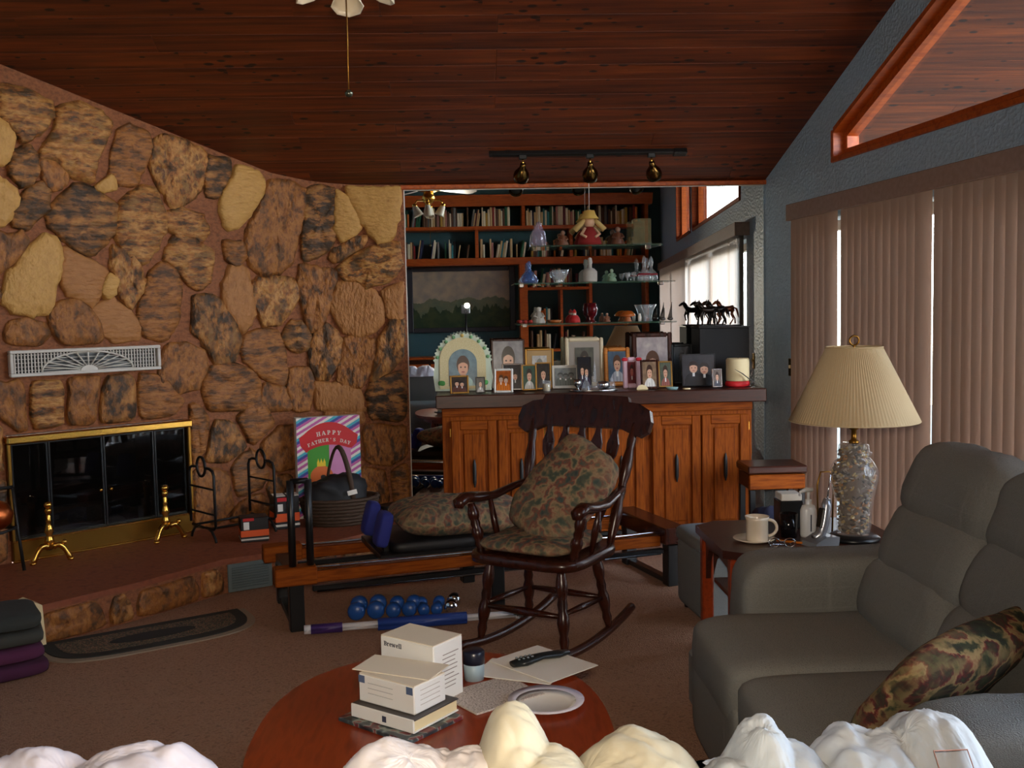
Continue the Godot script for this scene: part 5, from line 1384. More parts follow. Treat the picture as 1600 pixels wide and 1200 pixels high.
# ------------------------------------------------------------------ lamps of the ceiling
func ceiling_things():
	var z := -6.61
	var yc := ceil_y(z)
	var tk := thing("track_light", "black ceiling track with three dark brass spotlights before the mirror", "track light", Vector3(0.797, yc, z))
	obj("rail", box_tool(Vector3(0, -0.012, 0.0), Vector3(1.25, 0.03, 0.036), 0.004, Basis(Vector3.RIGHT, -atan(SLOPE))), M.black, tk)
	obj("feed_box", box_tool(Vector3(0.6, -0.016, 0), Vector3(0.09, 0.04, 0.05), 0.006, Basis(Vector3.RIGHT, -atan(SLOPE))), M.black, tk)
	var i := 0
	for x in [0.386, 0.817, 1.213]:
		var bs := Basis(Vector3.RIGHT, deg_to_rad(42)) * Basis(Vector3.FORWARD, deg_to_rad([6, -4, -16][i]))
		var hd = obj("spot_head", lathe_tool([[0.0, 0.01], [0.018, 0.008], [0.02, -0.02], [0.03, -0.035], [0.047, -0.06], [0.052, -0.085], [0.048, -0.115], [0.043, -0.118], [0.04, -0.1], [0.0, -0.08]], 20, Vector3(x - 0.797, -0.085, 0.01), bs), mat(Color8(96, 72, 36), 0.2, 1.0), tk)
		obj("adapter", box_tool(Vector3(x - 0.797, -0.035, 0), Vector3(0.05, 0.03, 0.03), 0.004), M.black, hd)
		obj("stem", tube_tool([Vector3(x - 0.797, -0.04, 0), Vector3(x - 0.797, -0.085, 0.008)], 0.007, 8), M.brass, hd)
		obj("reflector_bulb", puff_tool(Vector3(x - 0.797, -0.085, 0.01) + bs * Vector3(0, -0.1, 0), Vector3(0.076, 0.024, 0.076), 1, 1, bs, 16, 8), mat(Color8(60, 66, 66), 0.25), hd)
		i += 1
	# ceiling fan with four frosted glass shades
	var fz := -3.315
	var top := ceil_y(fz)
	var f := thing("ceiling_fan", "brass ceiling fan with four frosted bell shades and a pull chain", "ceiling fan", Vector3(-0.355, 2.53, fz))
	obj("canopy", lathe_tool([[0.0, 0.0], [0.07, -0.01], [0.06, -0.06], [0.02, -0.09], [0.0, -0.09]], 20, Vector3(0, top - 2.53 + 0.03, 0)), M.brass, f)
	obj("down_rod", tube_tool([Vector3(0, 0.36, 0), Vector3(0, top - 2.53 - 0.03, 0)], 0.013, 10), M.brass, f)
	obj("motor", lathe_tool([[0.0, 0.37], [0.06, 0.36], [0.13, 0.33], [0.14, 0.28], [0.12, 0.24], [0.06, 0.22], [0.0, 0.22]], 28), M.brass, f)
	obj("light_hub", lathe_tool([[0.05, 0.22], [0.06, 0.19], [0.07, 0.16], [0.05, 0.12], [0.02, 0.1], [0.0, 0.095]], 24), M.brass, f)
	for k in 5:
		var t := TAU * k / 5.0 + 0.5
		var bl = obj("blade", prism_tool(pv([0.17, -0.05, 0.3, -0.065, 0.62, -0.07, 0.66, -0.04, 0.66, 0.04, 0.62, 0.07, 0.3, 0.065, 0.17, 0.05]), 0.007, Transform3D(Basis(Vector3.RIGHT, -PI / 2 + 0.2), Vector3(0, 0.27, 0))), M.dark_wood_h, f, Vector3.ZERO, Vector3(0, t, 0))
		obj("blade_arm", box_tool(Vector3(0.15, 0.26, 0), Vector3(0.12, 0.008, 0.03), 0.003), M.brass, bl)
	var sg := mat(Color8(226, 212, 186), 0.35)
	sg.backlight_enabled = true
	sg.backlight = Color(0.3, 0.28, 0.24)
	for k in 4:
		var t := deg_to_rad(-87.0 + 90.0 * k)
		var dir := Vector3(cos(t), 0, -sin(t))
		var ar = obj("lamp_arm", tube_tool([dir * 0.04 + Vector3(0, 0.14, 0), dir * 0.12 + Vector3(0, 0.14, 0), dir * 0.145 + Vector3(0, 0.1, 0)], 0.009, 8), M.brass, f)
		var ax := dir.cross(Vector3.UP).normalized()
		var bs := Basis(ax, deg_to_rad(-24))
		obj("socket", lathe_tool([[0.0, 0.02], [0.022, 0.015], [0.024, -0.02], [0.0, -0.02]], 12, dir * 0.147 + Vector3(0, 0.09, 0), bs), M.brass, ar)
		var prof := [[0.02, 0.0], [0.028, -0.015], [0.036, -0.05], [0.046, -0.095], [0.054, -0.11], [0.05, -0.111], [0.042, -0.095], [0.032, -0.05], [0.024, -0.015]]
		obj("shade", lathe_tool(prof, 8, dir * 0.149 + Vector3(0, 0.085, 0), bs), sg, ar)
	obj("pull_chain", tube_tool([Vector3(0.005, 0.11, 0.02), Vector3(0.006, -0.14, 0.03), Vector3(0.005, -0.31, 0.03)], 0.002, 6), M.old_brass, f)
	obj("pull_knob", lathe_tool([[0.0, 0.01], [0.008, 0.007], [0.014, -0.002], [0.01, -0.012], [0.0, -0.016]], 12, Vector3(0.005, -0.318, 0.03)), mat(Color8(96, 96, 80), 0.2, 0.8), f)

# ------------------------------------------------------------------ the bookcase wall behind the camera, seen in the mirror
func book_mesh(w: float, h: float, d: float) -> ArrayMesh:
	var o := []
	for k in 5:                                   # rounded spine towards the room
		var t := PI * k / 4.0
		o.append_array([-w * 0.5 * cos(t), -d * 0.5 - 0.25 * w * sin(t)])
	o.append_array([w * 0.5, d * 0.5, w * 0.5 - 0.002, d * 0.5, w * 0.5 - 0.002, d * 0.5 - 0.004, -w * 0.5 + 0.002, d * 0.5 - 0.004, -w * 0.5 + 0.002, d * 0.5, -w * 0.5, d * 0.5])
	var st := tool()
	prism(st, pv(o), h, Transform3D(Basis(Vector3(1, 0, 0), Vector3(0, 0, 1), Vector3(0, -1, 0)), Vector3(0, h * 0.5, 0)))
	return mesh_of(st)

func bookcase_wall():
	var c := thing("tall_bookcase", "tall red wood bookcase with a cornice full of books, seen in the mirror", "bookcase", Vector3(0.73, 0, 1.11))
	var zf := 0.0
	var L := func(x): return x - 0.73
	var board := func(called, x0, x1, y, th): obj(called, box_tool(Vector3((L.call(x0) + L.call(x1)) * 0.5, y, zf), Vector3(x1 - x0, th, 0.36), 0.004), M.case_wood, c)
	var post := func(called, x, y0, y1, th): obj(called, box_tool(Vector3(L.call(x), (y0 + y1) * 0.5, zf), Vector3(th, y1 - y0, 0.36), 0.004), M.case_wood, c)
	board.call("shelf", -1.22, 2.68, 2.72, 0.05)
	board.call("shelf", -1.22, 2.68, 2.24, 0.1)
	board.call("top_board", -1.22, 2.68, 3.05, 0.04)
	var cr := prism_tool(pv([-0.18, 3.03, -0.2, 3.03, -0.24, 3.1, -0.27, 3.17, -0.27, 3.185, 0.18, 3.185, 0.18, 3.03]), 4.02, Transform3D(Basis(Vector3(0, 0, 1), Vector3.UP, Vector3(-1, 0, 0)), Vector3(0, 0, 0)))
	obj("cornice", cr, M.case_wood, c)
	post.call("side_panel", 2.66, 0.0, 3.03, 0.05)
	post.call("side_panel", -1.2, 0.0, 3.03, 0.05)
	post.call("divider", 0.865, 2.745, 3.03, 0.05)
	post.call("divider", 0.183, 2.29, 2.695, 0.05)
	post.call("divider", 1.555, 2.29, 2.695, 0.05)
	post.call("upright", 0.85, 0.0, 2.19, 0.12)
	post.call("divider", 1.83, 0.0, 2.19, 0.05)
	for y in [1.83, 1.30, 0.93, 0.5, 0.08]: board.call("shelf", 0.91, 1.805, y, 0.04)
	for y in [1.30, 0.5, 0.08]: board.call("shelf", 1.855, 2.635, y, 0.04)
	post.call("divider", 1.4, 0.95, 1.81, 0.04)
	var cols := {"tan": Color8(206, 172, 122), "cream": Color8(232, 218, 186), "red": Color8(150, 34, 30), "orange": Color8(196, 104, 36), "brown": Color8(96, 62, 40), "black": Color8(34, 30, 32), "green": Color8(34, 92, 60), "teal": Color8(52, 128, 132), "navy": Color8(38, 44, 78), "grey": Color8(120, 116, 112), "maroon": Color8(104, 28, 38), "pink": Color8(190, 130, 120), "gold": Color8(190, 150, 60)}
	var keys := cols.keys()
	var mats := {}
	for k in keys: mats[k] = mat(cols[k], 0.6)
	var sizes := []
	for w in [0.016, 0.022, 0.028, 0.036]:
		for h in [0.19, 0.215, 0.24, 0.27]: sizes.append([w, h, book_mesh(w, h, 0.15)])
	var row := func(x0: float, x1: float, y: float, where: String, fill: float):
		var x := x0
		var tilt_run := 0
		var prev := 0.0
		while x < x1 - 0.1:
			if rng.randf() > fill:
				x += rng.randf_range(0.03, 0.1)
				prev = 0.0
				continue
			var s: Array = sizes[rng.randi() % sizes.size()]
			var k: String = keys[rng.randi() % keys.size()]
			if rng.randf() < 0.42: k = ["tan", "cream", "cream", "brown"][rng.randi() % 4]
			if tilt_run == 0 and rng.randf() < 0.07: tilt_run = rng.randi_range(2, 5)
			var lean := 0.0
			if tilt_run > 0:
				tilt_run -= 1
				lean = 0.16
			if lean != prev and lean > 0.0: x += 0.03
			if lean != prev and lean == 0.0: x += s[1] * 0.17
			prev = lean
			var bk := one("shelf_book", s[2], mats[k], "%s %s %s book%s on the %s" % [{0.016: "slim", 0.022: "thin", 0.028: "medium", 0.036: "thick"}[s[0]], {0.19: "short", 0.215: "low", 0.24: "tall", 0.27: "very tall"}[s[1]], k, " leaning" if lean > 0.0 else "", where], "book", Vector3(x + s[0] * 0.5, y, 1.03), Vector3(0, 0, -lean), "%s books on the %s" % [k, where])
			if lean > 0.0: bk.position.y += s[0] * 0.5 * sin(lean)
			x += s[0] / max(cos(lean), 0.5) + 0.002
	row.call(-0.85, 0.82, 2.746, "top bookcase shelf, wide bay", 0.97)
	row.call(0.91, 2.6, 2.746, "top bookcase shelf, window bay", 0.97)
	row.call(-0.85, 0.14, 2.291, "second bookcase shelf, bay over the painting", 0.8)
	row.call(0.23, 1.5, 2.291, "second bookcase shelf, middle bay", 0.95)
	row.call(1.6, 2.6, 2.291, "second bookcase shelf, window bay", 0.97)
	row.call(0.94, 1.78, 1.851, "third bookcase shelf", 0.9)
	row.call(0.94, 1.36, 1.321, "fourth bookcase shelf", 0.85)
	row.call(0.94, 1.38, 0.951, "fifth bookcase shelf, painting side", 0.85)
	row.call(1.44, 1.8, 0.951, "fifth bookcase shelf, inner bay", 0.85)
	# landscape painting left of the lower shelves
	var pt := thing("landscape_painting", "large framed landscape painting with a tan sky and green trees", "painting", Vector3(-0.06, 1.70, 1.27), PI)
	var im := Image.create(192, 128, false, Image.FORMAT_RGB8)
	var nz := FastNoiseLite.new()
	nz.seed = 12; nz.frequency = 0.03; nz.fractal_octaves = 4
	for y in 128:
		for x in 192:
			var n := nz.get_noise_2d(x, y)
			var cc := Color8(196, 172, 146).lerp(Color8(160, 150, 140), clamp(0.4 + n, 0.0, 1.0))
			var hill := 62.0 + 14.0 * nz.get_noise_2d(x * 0.7, 300.0)
			if y > hill: cc = Color8(104, 116, 96).lerp(Color8(130, 128, 100), clamp(0.5 + n, 0, 1))
			if y > hill + 22.0 + 16.0 * nz.get_noise_2d(x * 2.0, 90.0): cc = Color8(40, 66, 44).lerp(Color8(70, 84, 50), clamp(0.5 + n * 1.5, 0, 1))
			im.set_pixel(x, y, cc)
	obj("canvas", prism_tool(pv([-0.72, -0.42, 0.72, -0.42, 0.72, 0.42, -0.72, 0.42]), 0.012, Transform3D(), Rect2(-0.72, -0.42, 1.44, 0.84)), tex_mat(ImageTexture.create_from_image(im), 0.5), pt)
	var fm := mat(Color8(54, 56, 66), 0.45)
	for e in [-1, 1]: obj("frame_side", box_tool(Vector3(e * 0.76, 0, 0.012), Vector3(0.09, 0.95, 0.04), 0.01), fm, pt)
	for e in [-1, 1]: obj("frame_rail", box_tool(Vector3(0, e * 0.45, 0.012), Vector3(1.43, 0.07, 0.04), 0.01), fm, pt)
	var sb := thing("sideboard", "low brown sideboard under the landscape painting", "sideboard", Vector3(-0.3, 0, 1.07))
	obj("cabinet_body", box_tool(Vector3(0, 0.43, 0), Vector3(1.5, 0.8, 0.42), 0.006), M.dark_wood_h, sb)
	obj("cabinet_top", box_tool(Vector3(0, 0.85, 0), Vector3(1.56, 0.035, 0.46), 0.008), M.case_wood, sb)
	for k in 3:
		var d = obj("drawer", box_tool(Vector3(-0.48 + 0.48 * k, 0.62, -0.215), Vector3(0.45, 0.3, 0.02), 0.006), M.case_wood, sb)
		obj("knob", puff_tool(Vector3(-0.48 + 0.48 * k, 0.62, -0.235), Vector3(0.03, 0.03, 0.03), 1, 1, Basis(), 10, 8), M.brass, d)

# ------------------------------------------------------------------ exercise bench and weights
func reformer_and_weights():
	var r := thing("exercise_reformer", "long exercise bench with wooden rails, chrome bars and black posts", "exercise bench", Vector3(-0.85, 0, -4.90), deg_to_rad(16.9))
	obj("end_block", box_tool(Vector3(0.0, 0.27, 0.0), Vector3(0.2, 0.085, 0.1), 0.006), M.oak_h, r)
	obj("end_block", box_tool(Vector3(0.0, 0.27, -0.52), Vector3(0.2, 0.085, 0.1), 0.006), M.oak_h, r)
	obj("end_beam", box_tool(Vector3(0.0, 0.25, -0.26), Vector3(0.08, 0.05, 0.42), 0.004), M.black, r)
	obj("end_beam", box_tool(Vector3(2.03, 0.285, -0.26), Vector3(0.14, 0.09, 0.66), 0.006), M.dark_wood, r)
	for x in [0.0, 1.02, 2.03]:
		for z in [0.0, -0.52]: obj("leg", box_tool(Vector3(x, 0.115, z), Vector3(0.07, 0.23, 0.07), 0.005), M.black, r)
		if x != 1.02: obj("foot_bar", box_tool(Vector3(x, 0.02, -0.26), Vector3(0.05, 0.03, 0.45), 0.004), M.black, r)
	for z in [0.0, -0.52]:
		obj("rail", box_tool(Vector3(1.03, 0.253, z), Vector3(1.86, 0.055, 0.035), 0.004), M.oak_h, r)
		obj("chrome_tube", tube_tool([Vector3(0.1, 0.298, z + 0.005), Vector3(1.96, 0.298, z + 0.005)], 0.009, 10), M.chrome, r)
		obj("under_rail", box_tool(Vector3(1.03, 0.196, z), Vector3(1.9, 0.026, 0.03), 0.003), M.black, r)
		obj("under_tube", tube_tool([Vector3(0.1, 0.184, z + 0.016), Vector3(1.96, 0.184, z + 0.016)], 0.006, 8), mat(Color8(120, 124, 130), 0.25, 1.0), r)
	for x in [-0.01, 0.075]: obj("post", tube_tool([Vector3(x, 0.3, 0.0), Vector3(x, 0.73, 0.0)], 0.018, 12), M.black, r)
	obj("post_bar", tube_tool([Vector3(-0.01, 0.725, 0.0), Vector3(0.075, 0.725, 0.0)], 0.014, 10), M.black, r)
	obj("carriage_frame", box_tool(Vector3(0.92, 0.305, -0.26), Vector3(1.0, 0.03, 0.5), 0.004), M.black, r)
	obj("carriage_pad", puff_tool(Vector3(0.95, 0.342, -0.26), Vector3(0.92, 0.06, 0.48), 0.25, 0.15, Basis(), 40, 12), mat(Color8(22, 20, 22), 0.55), r)
	for z in [-0.12, -0.42]:
		var sh = obj("shoulder_rest", puff_tool(Vector3(0.46, 0.43, z), Vector3(0.07, 0.18, 0.13), 0.4, 0.4, Basis(Vector3.FORWARD, 0.25), 20, 12), mat(Color8(34, 40, 120), 0.8), r)
		obj("bracket", box_tool(Vector3(0.47, 0.335, z), Vector3(0.03, 0.05, 0.05), 0.003), M.black, sh)
	one("floral_pillow", puff_tool(Vector3.ZERO, Vector3(0.74, 0.2, 0.46), 1.0, 0.42, Basis(), 36, 18, 0.02, 31, 4.0), M.floral, "long floral pillow lying on the black bench pad", "pillow", Vector3(-0.05, 0.46, -5.36), Vector3(0.06, deg_to_rad(16.9), -0.02))
	# dumbbells in a row on the carpet
	var blue := mat(Color8(32, 78, 150), 0.35)
	var k := 0
	for q in [[-0.577, 0.09], [-0.482, 0.09], [-0.396, 0.076], [-0.316, 0.076], [-0.246, 0.062], [-0.18, 0.062], [-0.108, 0.072]]:
		var last := k == 6
		var m: Material = M.chrome if last else blue
		var hgt: float = q[1]
		var d := thing("dumbbell", "chrome dumbbell at the end of the blue row under the bench" if last else ["first blue dumbbell from the black posts under the bench", "second blue dumbbell from the black posts under the bench", "third blue dumbbell from the black posts under the bench", "fourth blue dumbbell from the black posts under the bench", "fifth blue dumbbell from the black posts under the bench", "blue dumbbell next to the chrome one under the bench"][k], "dumbbell", Vector3(q[0], 0.0, -5.03 - (q[0] + 0.577) * 0.13), deg_to_rad(rng.randf_range(-8, 8)), "" if last else "blue dumbbells under the bench")
		var hd := [[0.0, -0.03], [hgt * 0.36, -0.03], [hgt * 0.47, -0.02], [hgt * 0.5, 0.0], [hgt * 0.47, 0.02], [hgt * 0.36, 0.03], [0.0, 0.03]]
		for z in [0.0, -0.12]: obj("weight_head", lathe_tool(hd, 16, Vector3(0, hgt * 0.5, z), Basis(Vector3.RIGHT, PI / 2)), m, d)
		obj("handle", tube_tool([Vector3(0, hgt * 0.5, -0.02), Vector3(0, hgt * 0.5, -0.1)], 0.015, 10), m, d)
		k += 1
	# weighted bar with coloured sleeves
	var a := Vector3(-0.80, 0.03, -4.80)
	var b := Vector3(0.24, 0.03, -4.95)
	var wb := thing("weighted_bar", "long exercise bar with purple, white and blue sleeves on the carpet", "exercise bar", a)
	var seg := [[0.0, 0.03, 0.022, Color8(206, 204, 206), "end_cap"], [0.03, 0.17, 0.024, Color8(62, 36, 96), "purple_sleeve"], [0.17, 0.33, 0.018, Color8(206, 204, 206), "white_section"], [0.33, 0.74, 0.03, Color8(32, 62, 140), "blue_sleeve"], [0.74, 0.97, 0.018, Color8(206, 204, 206), "white_section"], [0.97, 1.0, 0.024, Color8(206, 204, 206), "end_cap"]]
	for s in seg:
		var p0: Vector3 = (b - a) * s[0]
		var p1: Vector3 = (b - a) * s[1]
		obj(s[4], tube_tool([p0, p1], s[2], 12), mat(s[3], 0.45), wb)

# ------------------------------------------------------------------ rocking chair
func rocking_chair():
	var c := thing("rocking_chair", "dark turned wood rocking chair with arms before the bar", "rocking chair", Vector3(0.33, 0, -4.58), deg_to_rad(-34))
	var W: Material = M.dark_wood
	var rk := func(z): return 0.022 + 0.27 * pow(z + 0.02, 2.0)
	for sx in [-1, 1]:
		var pts := []
		for k in 17:
			var z := -0.47 + 0.88 * k / 16.0
			pts.append(Vector3(sx * 0.215, rk.call(z), z))
		obj("rocker", tube_tool(pts, 0.021, 8), W, c)
	obj("seat", puff_tool(Vector3(0, 0.425, 0), Vector3(0.56, 0.055, 0.52), 0.25, 0.4, Basis(), 36, 10), W, c)
	var leg := func(a: Vector3, b: Vector3):
		var pts := []
		var rad := []
		var prof := [0.016, 0.019, 0.024, 0.027, 0.025, 0.019, 0.023, 0.019, 0.026, 0.028, 0.024, 0.018, 0.022, 0.017, 0.015]
		for k in prof.size():
			pts.append(a.lerp(b, k / (prof.size() - 1.0)))
			rad.append(prof[k])
		return tube_tool(pts, rad, 12)
	for sx in [-1, 1]:
		obj("leg", leg.call(Vector3(sx * 0.18, 0.405, 0.17), Vector3(sx * 0.215, rk.call(0.21) + 0.01, 0.21)), W, c)
		obj("leg", leg.call(Vector3(sx * 0.18, 0.405, -0.16), Vector3(sx * 0.215, rk.call(-0.22) + 0.01, -0.22)), W, c)
		obj("side_stretcher", tube_tool([Vector3(sx * 0.2, 0.21, 0.19), Vector3(sx * 0.2, 0.2, 0.0), Vector3(sx * 0.2, 0.19, -0.19)], [0.01, 0.016, 0.01], 8), W, c)
		# turned back post
		obj("back_post", leg.call(Vector3(sx * 0.235, 0.44, -0.2), Vector3(sx * 0.275, 0.98, -0.405)), W, c)
		# scrolled arm
		var ap := [Vector3(sx * 0.255, 0.69, -0.29), Vector3(sx * 0.275, 0.675, -0.18), Vector3(sx * 0.29, 0.655, -0.04), Vector3(sx * 0.298, 0.665, 0.09), Vector3(sx * 0.3, 0.68, 0.18), Vector3(sx * 0.3, 0.665, 0.235), Vector3(sx * 0.3, 0.64, 0.24)]
		obj("arm", tube_tool(ap, [0.02, 0.024, 0.028, 0.032, 0.036, 0.033, 0.02], 10, false, 0.7), W, c)
		obj("arm_support", leg.call(Vector3(sx * 0.285, 0.65, 0.16), Vector3(sx * 0.235, 0.44, 0.16)), W, c)
		obj("arm_support", tube_tool([Vector3(sx * 0.285, 0.645, 0.0), Vector3(sx * 0.262, 0.54, 0.0), Vector3(sx * 0.24, 0.44, 0.0)], [0.011, 0.017, 0.011], 10), W, c)
	obj("front_stretcher", tube_tool([Vector3(-0.2, 0.2, 0.195), Vector3(0, 0.2, 0.195), Vector3(0.2, 0.2, 0.195)], [0.01, 0.02, 0.01], 8), W, c)
	obj("back_stretcher", tube_tool([Vector3(-0.2, 0.19, -0.195), Vector3(0, 0.19, -0.195), Vector3(0.2, 0.19, -0.195)], [0.01, 0.018, 0.01], 8), W, c)
	# crest rail with rounded ears
	var cr := pv([-0.36, 0.0, -0.35, -0.05, -0.31, -0.075, -0.26, -0.06, -0.2, -0.035, 0.2, -0.035, 0.26, -0.06, 0.31, -0.075, 0.35, -0.05, 0.36, 0.0, 0.345, 0.055, 0.29, 0.085, 0.235, 0.092, 0.225, 0.118, 0.0, 0.125, -0.225, 0.118, -0.235, 0.092, -0.29, 0.085, -0.345, 0.055])
	var tr := Transform3D(Basis(Vector3.RIGHT, deg_to_rad(-20)), Vector3(0, 0.985, -0.41))
	obj("crest_rail", prism_tool(cr, 0.034, tr), W, c)
	for k in 5:
		var x := -0.16 + 0.08 * k
		var half := [[0.0, 0.016], [0.06, 0.02], [0.1, 0.012], [0.15, 0.024], [0.22, 0.036], [0.3, 0.036], [0.36, 0.02], [0.39, 0.012], [0.42, 0.026], [0.47, 0.03], [0.52, 0.014], [0.56, 0.012]]
		var o := []
		for p in half: o.append_array([p[1], p[0]])
		for i in range(half.size() - 1, -1, -1): o.append_array([-half[i][1], half[i][0]])
		var a := Vector3(x * 0.95, 0.44, -0.21)
		var b := Vector3(x * 1.12, 0.97, -0.405)
		var y := (b - a).normalized()
		var zz := Vector3.RIGHT.cross(y).normalized()
		obj("back_splat", prism_tool(pv(o), 0.014, Transform3D(Basis(y.cross(zz), y, zz), a)), W, c)
	var t := Transform3D(rot_y(-34), Vector3(0.33, 0, -4.58))
	var seat := one("seat_cushion", puff_tool(Vector3.ZERO, Vector3(0.47, 0.075, 0.45), 0.8, 0.4, Basis(), 32, 12, 0.012, 41, 6.0), M.floral, "thin floral cushion tied on the rocking chair seat", "cushion")
	seat.transform = t * Transform3D(Basis(), Vector3(0, 0.485, 0.02))
	var pil := one("floral_pillow", puff_tool(Vector3.ZERO, Vector3(0.38, 0.52, 0.18), 0.5, 0.85, Basis(), 36, 22, 0.03, 42, 5.0), M.floral, "square floral pillow tilted on its corner in the rocking chair", "pillow")
	pil.transform = t * Transform3D(Basis(Vector3.RIGHT, deg_to_rad(-30)) * Basis(Vector3.FORWARD, deg_to_rad(30)), Vector3(0.06, 0.69, -0.08))

# ------------------------------------------------------------------ the grey recliner sofa and its neighbours
func sofa_side():
	var s := thing("recliner_sofa", "grey green upholstered recliner sofa with puffy back under the blinds", "sofa", Vector3(1.4, 0, -2.8))
	var S: Material = M.sofa
	obj("base", box_tool(Vector3(-0.02, 0.15, -0.07), Vector3(1.16, 0.24, 1.72), 0.03), S, s)
	for i in 2:
		var z: float = [-0.375, 0.215][i]
		var lean := Basis(Vector3.FORWARD, deg_to_rad(24))
		obj("seat_cushion", puff_tool(Vector3(-0.2, 0.36, z), Vector3(0.92, 0.22, 0.59), 0.35, 0.22, Basis(), 40, 16, 0.012, 50 + i, 3.0), S, s)
		obj("footrest_panel", puff_tool(Vector3(-0.6, 0.2, z), Vector3(0.1, 0.32, 0.585), 0.35, 0.3, Basis(), 28, 14), S, s)
		obj("lumbar_cushion", puff_tool(Vector3(0.05, 0.52, z), Vector3(0.26, 0.27, 0.59), 0.62, 0.4, lean, 36, 22, 0.016, 60 + i, 5.0), S, s)
		obj("back_cushion", puff_tool(Vector3(0.14, 0.69, z), Vector3(0.28, 0.31, 0.60), 0.62, 0.4, lean, 36, 22, 0.018, 62 + i, 5.0), S, s)
		obj("head_cushion", puff_tool(Vector3(0.25, 0.87, z), Vector3(0.34, 0.33, 0.62), 0.66, 0.38, lean, 40, 24, 0.02, 64 + i, 5.0), S, s)
	for za in [-0.81, 0.66]:
		obj("arm", puff_tool(Vector3(-0.02, 0.34, za), Vector3(0.86, 0.58, 0.29), 0.36, 0.28, Basis(), 48, 24, 0.014, 66, 4.0), S, s)
	obj("back_shell", puff_tool(Vector3(0.46, 0.5, -0.07), Vector3(0.24, 0.86, 1.7), 0.3, 0.2, Basis(Vector3.FORWARD, deg_to_rad(12)), 40, 18), S, s)
	for q in [[-0.5, -0.86], [-0.5, 0.72], [0.48, -0.86], [0.48, 0.72]]: obj("foot", lathe_tool([[0.0, 0.0], [0.02, 0.0], [0.026, 0.05], [0.0, 0.05]], 12, Vector3(q[0], 0, q[1])), M.black, s)
	var tp := one("tapestry_pillow", puff_tool(Vector3.ZERO, Vector3(0.72, 0.36, 0.14), 0.5, 0.8, Basis(), 40, 22, 0.02, 70, 5.0), M.tapestry, "dark tapestry pillow with tan leaves against the sofa arm", "pillow")
	tp.transform = Transform3D(rot_y(34) * Basis(Vector3.RIGHT, deg_to_rad(38)), Vector3(1.24, 0.575, -2.50))
	# grey upholstered ottoman beyond the end table
	var o := thing("grey_ottoman", "boxy blue grey upholstered ottoman beyond the end table", "ottoman", Vector3(1.28, 0, -4.92), deg_to_rad(6))
	obj("ottoman_body", puff_tool(Vector3(0, 0.2, 0), Vector3(0.44, 0.36, 0.44), 0.2, 0.2, Basis(), 36, 14), M.ottoman, o)
	obj("ottoman_lid", puff_tool(Vector3(0, 0.385, 0), Vector3(0.46, 0.09, 0.46), 0.5, 0.25, Basis(), 36, 12), M.ottoman, o)
	for q in [[-0.17, -0.17], [0.17, -0.17], [-0.17, 0.17], [0.17, 0.17]]: obj("foot", lathe_tool([[0.0, 0.0], [0.016, 0.0], [0.02, 0.03], [0.0, 0.03]], 10, Vector3(q[0], 0, q[1])), M.black, o)
	# stool by the blue wall, a navy bag beneath it
	var st := thing("wooden_stool", "low wooden stool with an amber edge beside the bar end", "stool", Vector3(1.84, 0, -6.12))
	obj("stool_top", box_tool(Vector3(0, 0.54, 0), Vector3(0.36, 0.045, 0.28), 0.008), M.dark_wood_h, st)
	obj("drawer_front", box_tool(Vector3(0.0, 0.465, 0.11), Vector3(0.34, 0.09, 0.03), 0.006), M.oak_h, st)
	obj("apron", box_tool(Vector3(0, 0.465, -0.02), Vector3(0.33, 0.09, 0.22), 0.004), M.dark_wood_h, st)
	for q in [[-0.15, -0.11], [0.15, -0.11], [-0.15, 0.11], [0.15, 0.11]]: obj("leg", box_tool(Vector3(q[0], 0.21, q[1]), Vector3(0.035, 0.42, 0.035), 0.004), M.black, st)
	one("navy_bag", puff_tool(Vector3.ZERO, Vector3(0.34, 0.36, 0.26), 0.8, 0.8, Basis(), 28, 18, 0.06, 77, 7.0), mat(Color8(24, 26, 52), 0.8), "slumped navy blue bag on the floor before the stool", "bag", Vector3(1.78, 0.17, -5.8), Vector3(0, 0.4, 0.1))

